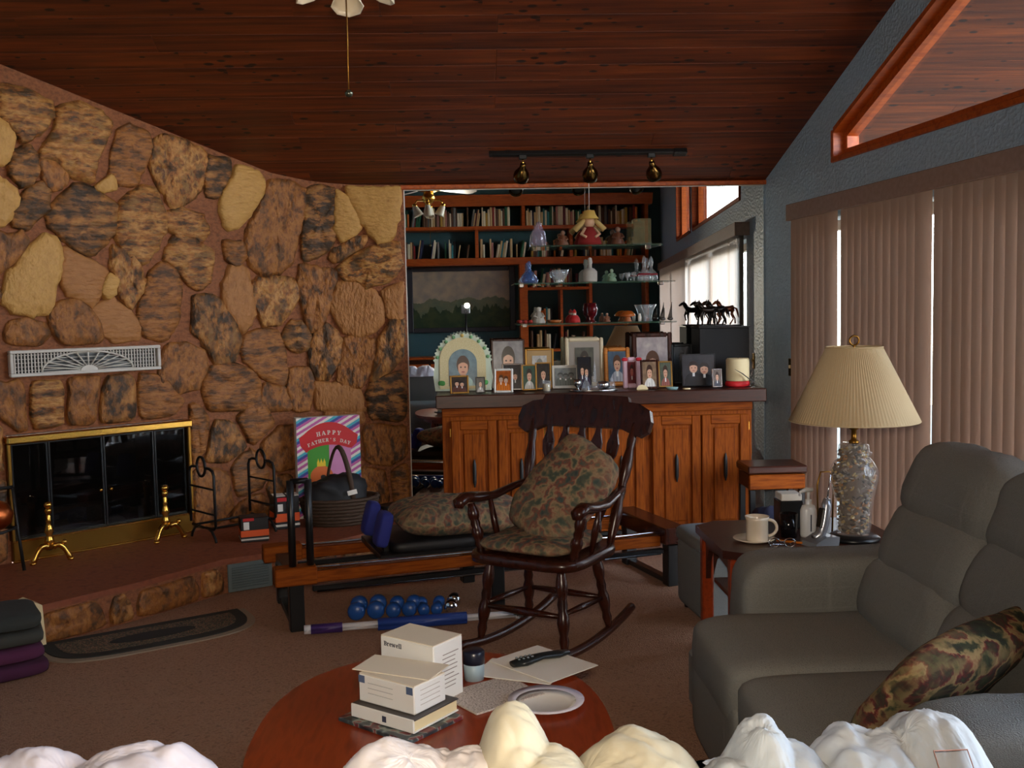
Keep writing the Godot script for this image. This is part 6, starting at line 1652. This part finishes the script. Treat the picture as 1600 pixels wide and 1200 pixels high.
func table_side():
	var Y := 0.56
	var t := thing("end_table", "dark cherry end table with clipped corners beyond the sofa arm", "end table", Vector3(1.37, 0, -4.18))
	obj("table_top", prism_tool(pv([-0.38, -0.24, -0.28, -0.32, 0.3, -0.32, 0.38, -0.24, 0.38, 0.24, 0.28, 0.32, -0.28, 0.32, -0.38, 0.24]), 0.032, flat_tr(Y - 0.016)), M.dark_wood_h, t)
	for q in [[-0.33, -0.24], [0.33, -0.24], [-0.33, 0.24], [0.33, 0.24]]: obj("leg", box_tool(Vector3(q[0], (Y - 0.032) * 0.5, q[1]), Vector3(0.05, Y - 0.034, 0.05), 0.006), M.cherry, t)
	var arch := pv([-0.305, 0.5, 0.305, 0.5, 0.305, 0.3, 0.285, 0.38, 0.22, 0.44, 0.0, 0.455, -0.22, 0.44, -0.285, 0.38, -0.305, 0.3])
	for z in [-0.24, 0.24]: obj("apron", prism_tool(arch, 0.022, Transform3D(Basis(), Vector3(0, 0.027, z))), M.dark_wood_h, t)
	var arch2 := PackedVector2Array()
	for p in arch: arch2.append(Vector2(p.x * 0.7, p.y))
	for x in [-0.33, 0.33]: obj("apron", prism_tool(arch2, 0.022, Transform3D(rot_y(90), Vector3(x, 0.027, 0))), M.dark_wood_h, t)
	obj("lower_shelf", box_tool(Vector3(0, 0.32, 0), Vector3(0.61, 0.02, 0.43), 0.003), M.dark_wood_h, t)
	one("magazine", box_tool(Vector3.ZERO, Vector3(0.18, 0.12, 0.03), 0.003), tri_mat(noise_tex(120, 0.04, [[0.0, Color8(150, 156, 160)], [1.0, Color8(206, 206, 200)]]), Vector3(6, 6, 6), 0.5), "white magazine standing on the lower shelf of the end table", "magazine", Vector3(1.16, 0.394, -4.02), Vector3(0, 0.05, 0))
	# the shell lamp
	var lp := Vector3(1.56, Y, -4.06)
	var l := thing("shell_lamp", "glass table lamp filled with shells under a pleated cream shade", "lamp", lp)
	obj("wood_base", lathe_tool([[0.0, 0.0], [0.1, 0.0], [0.105, 0.012], [0.09, 0.022], [0.0, 0.024]], 24), M.black, l)
	var prof := [[0.0, 0.024], [0.064, 0.024], [0.068, 0.05], [0.07, 0.11], [0.082, 0.19], [0.096, 0.255], [0.094, 0.29], [0.074, 0.325], [0.062, 0.338], [0.061, 0.345], [0.07, 0.352], [0.07, 0.36], [0.06, 0.365], [0.058, 0.39], [0.048, 0.397], [0.0, 0.4]]
	obj("glass_jar", lathe_tool(prof, 32), glass(Color(0.9, 0.9, 0.88), 0.10), l)
	var sh := tool(true)
	var pal := [Color8(150, 136, 122), Color8(104, 90, 82), Color8(186, 160, 104), Color8(130, 112, 102), Color8(70, 62, 60), Color8(170, 120, 74), Color8(176, 166, 154)]
	for i in 700:
		var y := rng.randf_range(0.035, 0.385)
		var rr := 0.05
		for k in prof.size() - 1:
			if y >= prof[k][1] and y <= prof[k + 1][1] and prof[k + 1][1] > prof[k][1]:
				rr = lerp(float(prof[k][0]), float(prof[k + 1][0]), (y - prof[k][1]) / (prof[k + 1][1] - prof[k][1]))
		rr = rr - 0.0145 - (0.015 * rng.randf() if i % 3 == 0 else 0.0)
		var a := rng.randf() * TAU
		var col: Color = pal[rng.randi() % pal.size()]
		sh.set_color(col.srgb_to_linear())
		var bs := Basis(Vector3(rng.randf() - 0.5, rng.randf() - 0.5, rng.randf() - 0.5).normalized(), rng.randf() * TAU)
		puff(sh, Vector3(rr * cos(a), y, rr * sin(a)), Vector3(rng.randf_range(0.016, 0.026), 0.007, rng.randf_range(0.012, 0.018)), 0.9, 1.0, bs, 8, 4)
	var sm := mat(Color.WHITE, 0.4)
	sm.vertex_color_use_as_albedo = true
	obj("shells", sh, sm, l).set_meta("kind", "stuff")
	obj("jar_filling", lathe_tool([[0.0, 0.03], [0.045, 0.03], [0.05, 0.1], [0.06, 0.19], [0.07, 0.255], [0.055, 0.31], [0.04, 0.34], [0.0, 0.38]], 20), mat(Color8(120, 104, 92), 0.8), l)
	obj("neck", lathe_tool([[0.0, 0.395], [0.02, 0.395], [0.022, 0.405], [0.011, 0.412], [0.011, 0.45], [0.02, 0.455], [0.02, 0.5], [0.0, 0.5]], 14), M.old_brass, l)
	for sx in [-1, 1]: obj("harp", tube_tool([Vector3(sx * 0.02, 0.47, 0), Vector3(sx * 0.06, 0.55, 0), Vector3(sx * 0.06, 0.7, 0), Vector3(sx * 0.02, 0.77, 0), Vector3(0, 0.775, 0)], 0.003, 6), M.brass, l)
	obj("bulb", lathe_tool([[0.0, 0.5], [0.014, 0.5], [0.016, 0.53], [0.03, 0.57], [0.03, 0.6], [0.018, 0.625], [0.0, 0.632]], 16), mat(Color8(230, 228, 222), 0.3), l)
	var shade := tool(true)
	var n := 220
	for k in n:
		var p := []
		for j in 2:
			var kk := (k + j) % n
			var t0 := TAU * kk / n
			var w := 0.0022 if kk % 2 == 0 else -0.0022
			p.append(Vector3((0.252 + w * 1.4) * cos(t0), 0.49, (0.252 + w * 1.4) * sin(t0)))
			p.append(Vector3((0.108 + w) * cos(t0), 0.785, (0.108 + w) * sin(t0)))
		quad(shade, p[0], p[1], p[3], p[2])
	var shm := mat(Color8(206, 182, 142), 0.85)
	shm.backlight_enabled = true
	shm.backlight = Color(0.25, 0.22, 0.17)
	var so = obj("shade", shade, shm, l)
	obj("top_rim", tube_tool(circle(0.11, 0.786, 40), 0.003, 6, true), shm, so)
	obj("bottom_rim", tube_tool(circle(0.253, 0.489, 60), 0.003, 6, true), shm, so)
	for k in 3: obj("spider_wire", tube_tool([Vector3(0, 0.775, 0), Vector3(0.108 * cos(TAU * k / 3), 0.782, 0.108 * sin(TAU * k / 3))], 0.002, 6), M.old_brass, so)
	var fin := []
	for k in 20: fin.append(Vector3(0.019 * cos(TAU * k / 20), 0.812 + 0.019 * sin(TAU * k / 20), 0))
	obj("finial_ring", tube_tool(fin, 0.004, 8, true), M.old_brass, l)
	obj("finial_stem", tube_tool([Vector3(0, 0.77, 0), Vector3(0, 0.795, 0)], 0.005, 8), M.old_brass, l)
	# mug on a saucer
	var china := mat(Color8(222, 206, 182), 0.2)
	one("saucer", lathe_tool([[0.0, 0.0], [0.045, 0.0], [0.085, 0.014], [0.083, 0.017], [0.045, 0.005], [0.0, 0.005]], 28), china, "cream saucer under the mug on the end table", "saucer", Vector3(1.155, Y, -4.08))
	var mg := thing("coffee_mug", "cream coffee mug standing on the saucer", "mug", Vector3(1.165, Y + 0.006, -4.07))
	obj("mug_body", lathe_tool([[0.0, 0.0], [0.042, 0.0], [0.044, 0.006], [0.044, 0.085], [0.049, 0.1], [0.046, 0.1], [0.04, 0.085], [0.04, 0.01], [0.0, 0.008]], 28), china, mg)
	var hp := []
	for k in 11:
		var a := -PI / 2 + PI * k / 10.0
		hp.append(Vector3(0.044 + 0.036 * cos(a), 0.052 + 0.033 * sin(a), 0.005))
	obj("mug_handle", tube_tool(hp, 0.0065, 8), china, mg)
	# lotion bottle
	var lb := thing("lotion_bottle", "white pump lotion bottle on the end table", "bottle", Vector3(1.4, Y, -4.14))
	var wh := mat(Color8(214, 214, 212), 0.3)
	obj("bottle_body", lathe_tool([[0.0, 0.0], [0.032, 0.0], [0.034, 0.01], [0.034, 0.11], [0.026, 0.13], [0.012, 0.136], [0.0, 0.138]], 22, Vector3.ZERO, Basis(), 1.0, 0.7), wh, lb)
	obj("pump_stem", lathe_tool([[0.013, 0.134], [0.013, 0.155], [0.006, 0.157], [0.006, 0.185], [0.0, 0.187]], 12), wh, lb)
	obj("pump_head", tube_tool([Vector3(0.018, 0.195, 0), Vector3(-0.01, 0.196, 0), Vector3(-0.034, 0.186, 0), Vector3(-0.036, 0.172, 0)], [0.008, 0.01, 0.006, 0.005], 10), wh, lb)
	obj("printed_mark", box_tool(Vector3(0.004, 0.06, 0.0245), Vector3(0.005, 0.07, 0.001)), mat(Color8(40, 44, 60), 0.5), lb)
	# black tumbler, note pads on a box
	one("black_tumbler", lathe_tool([[0.0, 0.0], [0.032, 0.0], [0.036, 0.1], [0.034, 0.1], [0.03, 0.005], [0.0, 0.005]], 22), mat(Color8(14, 14, 18), 0.12), "glossy black tumbler beside the lotion bottle", "tumbler", Vector3(1.318, Y, -4.14))
	var nb := thing("note_box", "dark box of white note paper at the back of the end table", "note box", Vector3(1.38, Y, -4.34))
	obj("box_body", box_tool(Vector3(0, 0.06, 0), Vector3(0.1, 0.12, 0.1), 0.004), M.black, nb)
	obj("note_pad", box_tool(Vector3(0, 0.135, 0), Vector3(0.09, 0.03, 0.09), 0.003), M.paper, nb)
	# cordless telephone
	var ph := thing("cordless_phone", "silver cordless telephone leaning in its charging cradle", "telephone", Vector3(1.395, Y, -3.98), deg_to_rad(20))
	obj("cradle", prism_tool(pv([-0.06, 0.0, 0.055, 0.0, 0.06, 0.035, 0.0, 0.042, -0.055, 0.018]), 0.09), mat(Color8(126, 130, 136), 0.35, 0.3), ph)
	obj("handset", tube_tool([Vector3(-0.03, 0.03, 0), Vector3(0.0, 0.045, 0), Vector3(0.018, 0.09, 0), Vector3(0.03, 0.16, 0), Vector3(0.034, 0.185, 0)], [0.016, 0.022, 0.021, 0.021, 0.014], 12), mat(Color8(160, 162, 168), 0.25, 0.6), ph)
	obj("keypad", box_tool(Vector3(0.002, 0.11, 0.0), Vector3(0.012, 0.08, 0.034), 0.004, Basis(Vector3.FORWARD, 0.2)), M.black, ph)
	obj("antenna", tube_tool([Vector3(0.034, 0.18, 0), Vector3(0.05, 0.28, 0)], 0.0035, 6), M.chrome, ph)
	one("pencil", tube_tool([Vector3(-0.07, 0.006, 0), Vector3(0.06, 0.006, 0), Vector3(0.075, 0.006, 0)], [0.005, 0.005, 0.001], 6), mat(Color8(206, 116, 32), 0.5), "orange pencil lying by the telephone cradle", "pencil", Vector3(1.30, Y, -4.02), Vector3(0, deg_to_rad(-35), 0))
	var gl := thing("eyeglasses", "folded silver rimmed eyeglasses on the end table", "glasses", Vector3(1.235, Y, -3.97), deg_to_rad(-8))
	for sx in [-1, 1]:
		var rim := []
		for k in 16: rim.append(Vector3(sx * 0.03 + 0.022 * cos(TAU * k / 16), 0.02 + 0.017 * sin(TAU * k / 16), 0.012))
		obj("rim", tube_tool(rim, 0.0022, 6, true), M.chrome, gl)
		obj("temple", tube_tool([Vector3(sx * 0.052, 0.026, 0.012), Vector3(sx * 0.03, 0.008, -0.01), Vector3(-sx * 0.04, 0.005, -0.014)], 0.0022, 6), M.chrome, gl)
	obj("bridge", tube_tool([Vector3(-0.008, 0.024, 0.012), Vector3(0.008, 0.024, 0.012)], 0.002, 6), M.chrome, gl)
	# small amber ornament behind the telephone
	var ao := thing("brass_picture_stand", "slim brass stand with an amber ornament beside the shell lamp", "ornament", Vector3(1.50, Y, -4.22))
	obj("stand_frame", tube_tool([Vector3(-0.03, 0.0, 0), Vector3(-0.035, 0.2, 0), Vector3(-0.02, 0.255, 0), Vector3(0.02, 0.255, 0), Vector3(0.035, 0.2, 0), Vector3(0.03, 0.0, 0)], 0.004, 6), M.old_brass, ao)
	obj("amber_drop", puff_tool(Vector3(0, 0.1, 0), Vector3(0.03, 0.05, 0.02), 1, 1, Basis(), 12, 8), mat(Color8(190, 70, 24), 0.2), ao)

# ------------------------------------------------------------------ coffee table
func coffee_table():
	var c := Vector3(-0.11, 0, -2.66)
	var Y := 0.415
	var oval := func(g: float) -> PackedVector2Array:
		var o := PackedVector2Array()
		for k in 72:
			var t := TAU * k / 72
			o.append(Vector2((0.475 + g) * sign(cos(t)) * pow(abs(cos(t)), 0.84), (0.61 + g) * sign(sin(t)) * pow(abs(sin(t)), 0.84)))
		return o
	var t := thing("coffee_table", "oval cherry wood coffee table with boxes and papers on it", "coffee table", c)
	obj("table_top", prism_tool(oval.call(0.0), 0.02, flat_tr(Y - 0.01)), M.cherry, t)
	obj("top_edge", prism_tool(oval.call(-0.012), 0.014, flat_tr(Y - 0.027)), M.cherry, t)
	obj("apron", prism_tool(oval.call(-0.1), 0.05, flat_tr(Y - 0.059)), M.cherry, t)
	for q in [[-0.26, -0.38], [0.26, -0.38], [-0.26, 0.38], [0.26, 0.38]]: obj("leg", lathe_tool([[0.0, 0.0], [0.018, 0.0], [0.022, 0.03], [0.018, 0.06], [0.03, 0.2], [0.034, 0.3], [0.026, 0.34], [0.032, 0.36], [0.0, 0.36]], 14, Vector3(q[0], 0, q[1])), M.cherry, t)
	var R := deg_to_rad(-38)
	var at := func(x, y, z): return Vector3(-0.19, y, -2.74) + rot_y(-38) * Vector3(x, 0, z)
	var mg := tri_mat(noise_tex(130, 0.012, [[0.0, Color8(30, 30, 34)], [0.45, Color8(60, 70, 72)], [0.55, Color8(150, 160, 148)], [0.65, Color8(120, 40, 40)], [1.0, Color8(40, 44, 50)]], FastNoiseLite.TYPE_SIMPLEX_SMOOTH, 2), Vector3(3, 3, 3), 0.35)
	one("magazine", box_tool(Vector3.ZERO, Vector3(0.27, 0.012, 0.21), 0.002), mg, "glossy dark magazine at the bottom of the coffee table stack", "magazine", at.call(0.0, Y + 0.006, 0.02), Vector3(0, R - 0.06, 0))
	var bk := thing("white_book", "white hardback book under the stacked boxes", "book", at.call(0.0, Y + 0.013, 0.0), R)
	obj("cover", box_tool(Vector3(0, 0.002, 0), Vector3(0.225, 0.004, 0.185), 0.001), M.white, bk)
	obj("cover", box_tool(Vector3(0, 0.034, 0), Vector3(0.225, 0.004, 0.185), 0.001), mat(Color8(70, 64, 62), 0.5), bk)
	obj("spine", box_tool(Vector3(0, 0.018, 0.0925), Vector3(0.225, 0.036, 0.006), 0.002), M.white, bk)
	obj("page_block", box_tool(Vector3(0, 0.018, -0.002), Vector3(0.215, 0.028, 0.176)), M.cream, bk)
	obj("publisher_mark", box_tool(Vector3(0.01, 0.018, 0.096), Vector3(0.014, 0.016, 0.001)), mat(Color8(60, 64, 84), 0.6), bk)
	var y0 := Y + 0.05
	var ink := mat(Color8(60, 60, 72), 0.7)
	var bl := mat(Color8(84, 100, 130), 0.6)
	var card := mat(Color8(222, 208, 184), 0.8)
	var b1 := thing("medicine_carton", "white carton with blue corner marks on the white book", "box", at.call(-0.005, y0, 0.005), R)
	obj("carton_body", box_tool(Vector3(0, 0.0375, 0), Vector3(0.2, 0.075, 0.13), 0.003), M.white, b1)
	obj("carton_lid", box_tool(Vector3(0, 0.0765, 0), Vector3(0.198, 0.003, 0.128), 0.001), card, b1)
	for x in [-0.088, 0.084]: obj("corner_mark", box_tool(Vector3(x, 0.063, 0.0655), Vector3(0.022, 0.02, 0.001)), bl, b1)
	for k in 3: obj("text_line", box_tool(Vector3(-0.02, 0.056 - 0.014 * k, 0.0655), Vector3(0.09, 0.002, 0.001)), mat(Color8(186, 184, 180), 0.7), b1)
	for k in 4: obj("text_line", box_tool(Vector3(0.1005, 0.06 - 0.013 * k, 0.0), Vector3(0.001, 0.002, 0.08)), mat(Color8(190, 182, 172), 0.7), b1)
	one("leaflet", box_tool(Vector3.ZERO, Vector3(0.24, 0.003, 0.12), 0.001), card, "loose cream leaflet lying on the carton with blue marks", "leaflet", at.call(-0.03, y0 + 0.08, -0.02), Vector3(0.02, R + 0.2, 0))
	var b2 := thing("tall_carton", "tall white carton printed Brewell behind the carton with blue marks", "box", at.call(-0.075, Y + 0.004, -0.16), R)
	obj("carton_body", box_tool(Vector3(0, 0.085, 0), Vector3(0.2, 0.17, 0.13), 0.003), M.white, b2)
	obj("carton_lid", box_tool(Vector3(0, 0.1715, 0), Vector3(0.198, 0.003, 0.128), 0.001), card, b2)
	var font := SystemFont.new()
	font.font_names = PackedStringArray(["Droid Serif"])
	font.font_weight = 700
	var tm := TextMesh.new()
	tm.text = "Brewell"
	tm.font = font
	tm.font_size = 32
	tm.pixel_size = 0.00055
	tm.depth = 0.001
	obj("printed_name", tm, ink, b2, Vector3(-0.052, 0.15, 0.0656))
	for k in 9: obj("text_line", box_tool(Vector3(0.1005, 0.135 - 0.012 * k, -0.01 + 0.008 * (k % 3)), Vector3(0.001, 0.0025, 0.07 - 0.012 * (k % 2))), mat(Color8(156, 146, 140), 0.7), b2)
	# tub and newspaper beside the cartons
	var tb := thing("cream_tub", "small blue and white tub beside the tall carton", "tub", Vector3(0.0, Y, -3.02))
	obj("tub_body", lathe_tool([[0.0, 0.0], [0.03, 0.0], [0.032, 0.05], [0.0, 0.05]], 18), mat(Color8(150, 170, 180), 0.4), tb)
	obj("tub_lid", lathe_tool([[0.0, 0.05], [0.033, 0.05], [0.033, 0.085], [0.028, 0.09], [0.0, 0.09]], 18), mat(Color8(26, 28, 44), 0.3), tb)
	one("newspaper", box_tool(Vector3.ZERO, Vector3(0.24, 0.006, 0.19), 0.002), tri_mat(noise_tex(131, 0.05, [[0.0, Color8(90, 84, 84)], [0.5, Color8(186, 172, 160)], [1.0, Color8(206, 196, 184)]]), Vector3(5, 5, 5), 0.9), "folded grey newspaper between the cartons and the plate", "newspaper", Vector3(0.05, Y + 0.003, -2.88), Vector3(0, deg_to_rad(34), 0))
	one("envelope", box_tool(Vector3.ZERO, Vector3(0.25, 0.003, 0.16), 0.001), M.paper, "white envelope half under the large white sheet", "envelope", Vector3(0.14, Y + 0.008, -3.05), Vector3(0, deg_to_rad(-24), 0))
	one("paper_sheet", box_tool(Vector3.ZERO, Vector3(0.21, 0.003, 0.27), 0.001), M.paper, "large white sheet under the remote control on the coffee table", "paper", Vector3(0.215, Y + 0.012, -3.1), Vector3(0, deg_to_rad(40), 0))
	var rm := thing("remote_control", "black curved remote control lying on the large white sheet", "remote control", Vector3(0.21, Y + 0.014, -3.11), deg_to_rad(28))
	obj("remote_body", tube_tool([Vector3(-0.105, 0.012, 0), Vector3(-0.06, 0.013, 0), Vector3(0.0, 0.018, 0), Vector3(0.06, 0.013, 0), Vector3(0.1, 0.012, 0)], [0.018, 0.027, 0.019, 0.022, 0.014], 12, false, 0.5), mat(Color8(28, 34, 36), 0.35), rm)
	for k in 8: obj("button", puff_tool(Vector3(-0.085 + 0.016 * (k / 2), 0.026, -0.008 + 0.016 * (k % 2)), Vector3(0.009, 0.006, 0.009), 1, 1, Basis(), 8, 6), mat(Color8(110, 120, 124), 0.5), rm)
	var pl := thing("paper_plate", "white paper plate with a pastel rim on the coffee table", "plate", Vector3(0.2, Y, -2.8))
	obj("plate_well", lathe_tool([[0.0, 0.003], [0.07, 0.003], [0.085, 0.012], [0.083, 0.009], [0.07, 0.0], [0.0, 0.0]], 32), M.paper, pl)
	obj("plate_rim", lathe_tool([[0.085, 0.012], [0.108, 0.016], [0.107, 0.013], [0.083, 0.009]], 32), mat(Color8(220, 212, 218), 0.85), pl)

# ------------------------------------------------------------------ laundry on the back of the near sofa
func heap(cx: float, cz: float, rx: float, rz: float, y0: float, bumps: Array, sd: int, fold := 0.016) -> SurfaceTool:
	var nz := FastNoiseLite.new()
	nz.seed = sd
	nz.frequency = 1.0
	nz.fractal_octaves = 2
	nz.domain_warp_enabled = true
	nz.domain_warp_amplitude = 0.3
	nz.domain_warp_frequency = 1.4
	var st := tool(true)
	var NR := 40
	var NT := 110
	var g := []
	for i in NR + 1:
		var row := []
		var r := float(i) / NR
		for k in NT:
			var t := TAU * k / NT
			var edge := 1.0 + 0.16 * nz.get_noise_2d(cos(t) * 1.6 + sd, sin(t) * 1.6)
			var x: float = cx + rx * r * edge * sign(cos(t)) * pow(abs(cos(t)), 0.8)
			var z: float = cz + rz * r * edge * sign(sin(t)) * pow(abs(sin(t)), 0.8)
			var h := 0.0
			for b in bumps: h = max(h, b[2] * exp(-pow(pow((x - b[0]) / b[3], 2.0) + pow((z - b[1]) / b[4], 2.0), 1.5)))
			var ridge: float = abs(nz.get_noise_2d(x * 2.4 + z * 1.4, z * 2.6 - x * 1.8)) * 1.8
			var fine: float = abs(nz.get_noise_2d(x * 8.0 - z * 3.0 + 40.0, z * 3.0 + x * 6.0)) * 1.8
			var y: float = y0 + h * pow(max(0.0, 1.0 - pow(r, 5.0)), 0.6) + ((ridge - 0.5) * fold * 2.0 + (fine - 0.5) * fold * 0.8) * min(1.0, (1.0 - r) * 5.0)
			row.append(Vector3(x, max(y, y0), z))
		g.append(row)
	for i in NR:
		for k in NT:
			var k2 := (k + 1) % NT
			if i > 0: tri(st, g[i][k], g[i][k2], g[i + 1][k2])
			tri(st, g[i][k], g[i + 1][k2], g[i + 1][k])
	for k in range(1, NT - 1): tri(st, g[NR][0], g[NR][k + 1], g[NR][k])
	return st

func laundry():
	var s := thing("near_sofa", "grey sofa whose back is heaped with clean laundry", "sofa", Vector3(-0.28, 0, -1.72))
	obj("back", puff_tool(Vector3(0, 0.395, 0.22), Vector3(2.1, 0.735, 0.34), 0.3, 0.25, Basis(), 40, 16), M.sofa, s)
	obj("seat", puff_tool(Vector3(0, 0.28, -0.06), Vector3(1.7, 0.36, 0.5), 0.3, 0.2, Basis(), 36, 14), M.sofa, s)
	for sx in [-1, 1]: obj("arm", puff_tool(Vector3(sx * 0.95, 0.34, 0.0), Vector3(0.24, 0.58, 0.6), 0.35, 0.3, Basis(), 30, 16), M.sofa, s)
	var cl := func(a: Color, b: Color, sd: int):
		var m := tri_mat(noise_tex(sd, 0.01, [[0.0, a], [1.0, b]]), Vector3(4, 4, 4), 0.92)
		return m
	var Y := 0.75
	one("folded_sheet", heap(-0.58, -1.5, 0.22, 0.2, Y, [[-0.5, -1.5, 0.128, 0.17, 0.17], [-0.68, -1.5, 0.124, 0.12, 0.16]], 7, 0.010), cl.call(Color8(214, 204, 208), Color8(228, 222, 230), 140), "pinkish white sheet lying in soft folds on the sofa back", "laundry")
	var sh := one("white_shirt", heap(-0.1, -1.5, 0.17, 0.17, Y, [[-0.12, -1.52, 0.112, 0.13, 0.15], [0.0, -1.5, 0.105, 0.11, 0.14]], 15, 0.010), cl.call(Color8(222, 214, 214), Color8(234, 228, 226), 141), "white shirt with a small orange mark beside the khaki trousers", "laundry")
	obj("orange_mark", puff_tool(Vector3(-0.07, Y + 0.085, -1.42), Vector3(0.014, 0.012, 0.008), 1, 1, Basis(), 10, 6), mat(Color8(210, 110, 70), 0.8), sh)
	one("khaki_trousers", heap(0.165, -1.5, 0.21, 0.21, Y, [[0.06, -1.54, 0.152, 0.075, 0.15], [0.11, -1.48, 0.12, 0.08, 0.13], [0.26, -1.52, 0.122, 0.12, 0.16]], 23, 0.009), cl.call(Color8(198, 188, 160), Color8(212, 203, 178), 142), "pair of crumpled khaki trousers heaped on the sofa back", "laundry")
	one("pale_blue_shirt", heap(0.44, -1.5, 0.12, 0.19, Y, [[0.45, -1.53, 0.132, 0.055, 0.13], [0.5, -1.5, 0.1, 0.08, 0.14], [0.4, -1.48, 0.08, 0.06, 0.13]], 31, 0.012), cl.call(Color8(196, 206, 214), Color8(216, 222, 226), 143), "pale blue shirt crumpled beside the khaki trousers", "laundry")
	var w := one("denim_shirt", heap(0.66, -1.5, 0.16, 0.19, Y, [[0.71, -1.52, 0.13, 0.09, 0.15], [0.6, -1.5, 0.115, 0.1, 0.15]], 39, 0.012), cl.call(Color8(206, 214, 220), Color8(222, 226, 228), 144), "washed out denim shirt with an orange stitched pocket at the heap's end", "laundry")
	var pk := []
	for q in [[-0.025, -0.02], [0.025, -0.02], [0.025, 0.02], [-0.025, 0.02]]: pk.append(Vector3(0.69 + q[0], Y + 0.105 + q[1] * 0.7, -1.405 - q[1] * 0.7))
	obj("pocket_stitching", tube_tool(pk, 0.0012, 6, true), mat(Color8(206, 150, 130), 0.8), w)

# ------------------------------------------------------------------ the camera on its tripod, whose flash the mirror shows
func photographer_side():
	var c := thing("compact_camera", "small silver camera firing its flash, seen in the mirror", "camera", Vector3(0, 1.52, 0.03))
	obj("camera_body", box_tool(Vector3(0.0, 0.03, 0.02), Vector3(0.12, 0.12, 0.035), 0.01), mat(Color8(150, 152, 156), 0.35, 0.5), c)
	obj("lens_ring", lathe_tool([[0.02, 0.0], [0.024, 0.0], [0.024, 0.012], [0.02, 0.012]], 20, Vector3(0, 0, 0.003), Basis(Vector3.RIGHT, -PI / 2)), M.black, c)
	var e := mat(Color(1, 0.98, 0.95), 0.4)
	e.emission_enabled = true
	e.emission = Color(1.0, 0.97, 0.92)
	e.emission_energy_multiplier = 30.0
	obj("flash_lamp", box_tool(Vector3(0.02, 0.08, -0.004), Vector3(0.06, 0.036, 0.012), 0.004), e, c)
	var t := thing("camera_tripod", "slim black tripod carrying the small silver camera", "tripod", Vector3(0, 0, 0.05))
	obj("column", tube_tool([Vector3(0, 1.0, 0), Vector3(0, 1.49, 0)], 0.014, 10), M.black, t)
	for k in 3:
		var a := TAU * k / 3.0 + PI / 2
		obj("leg", tube_tool([Vector3(0.02 * cos(a), 1.2, 0.02 * sin(a)), Vector3(0.3 * cos(a), 0.006, 0.3 * sin(a))], [0.013, 0.009], 8), M.black, t)
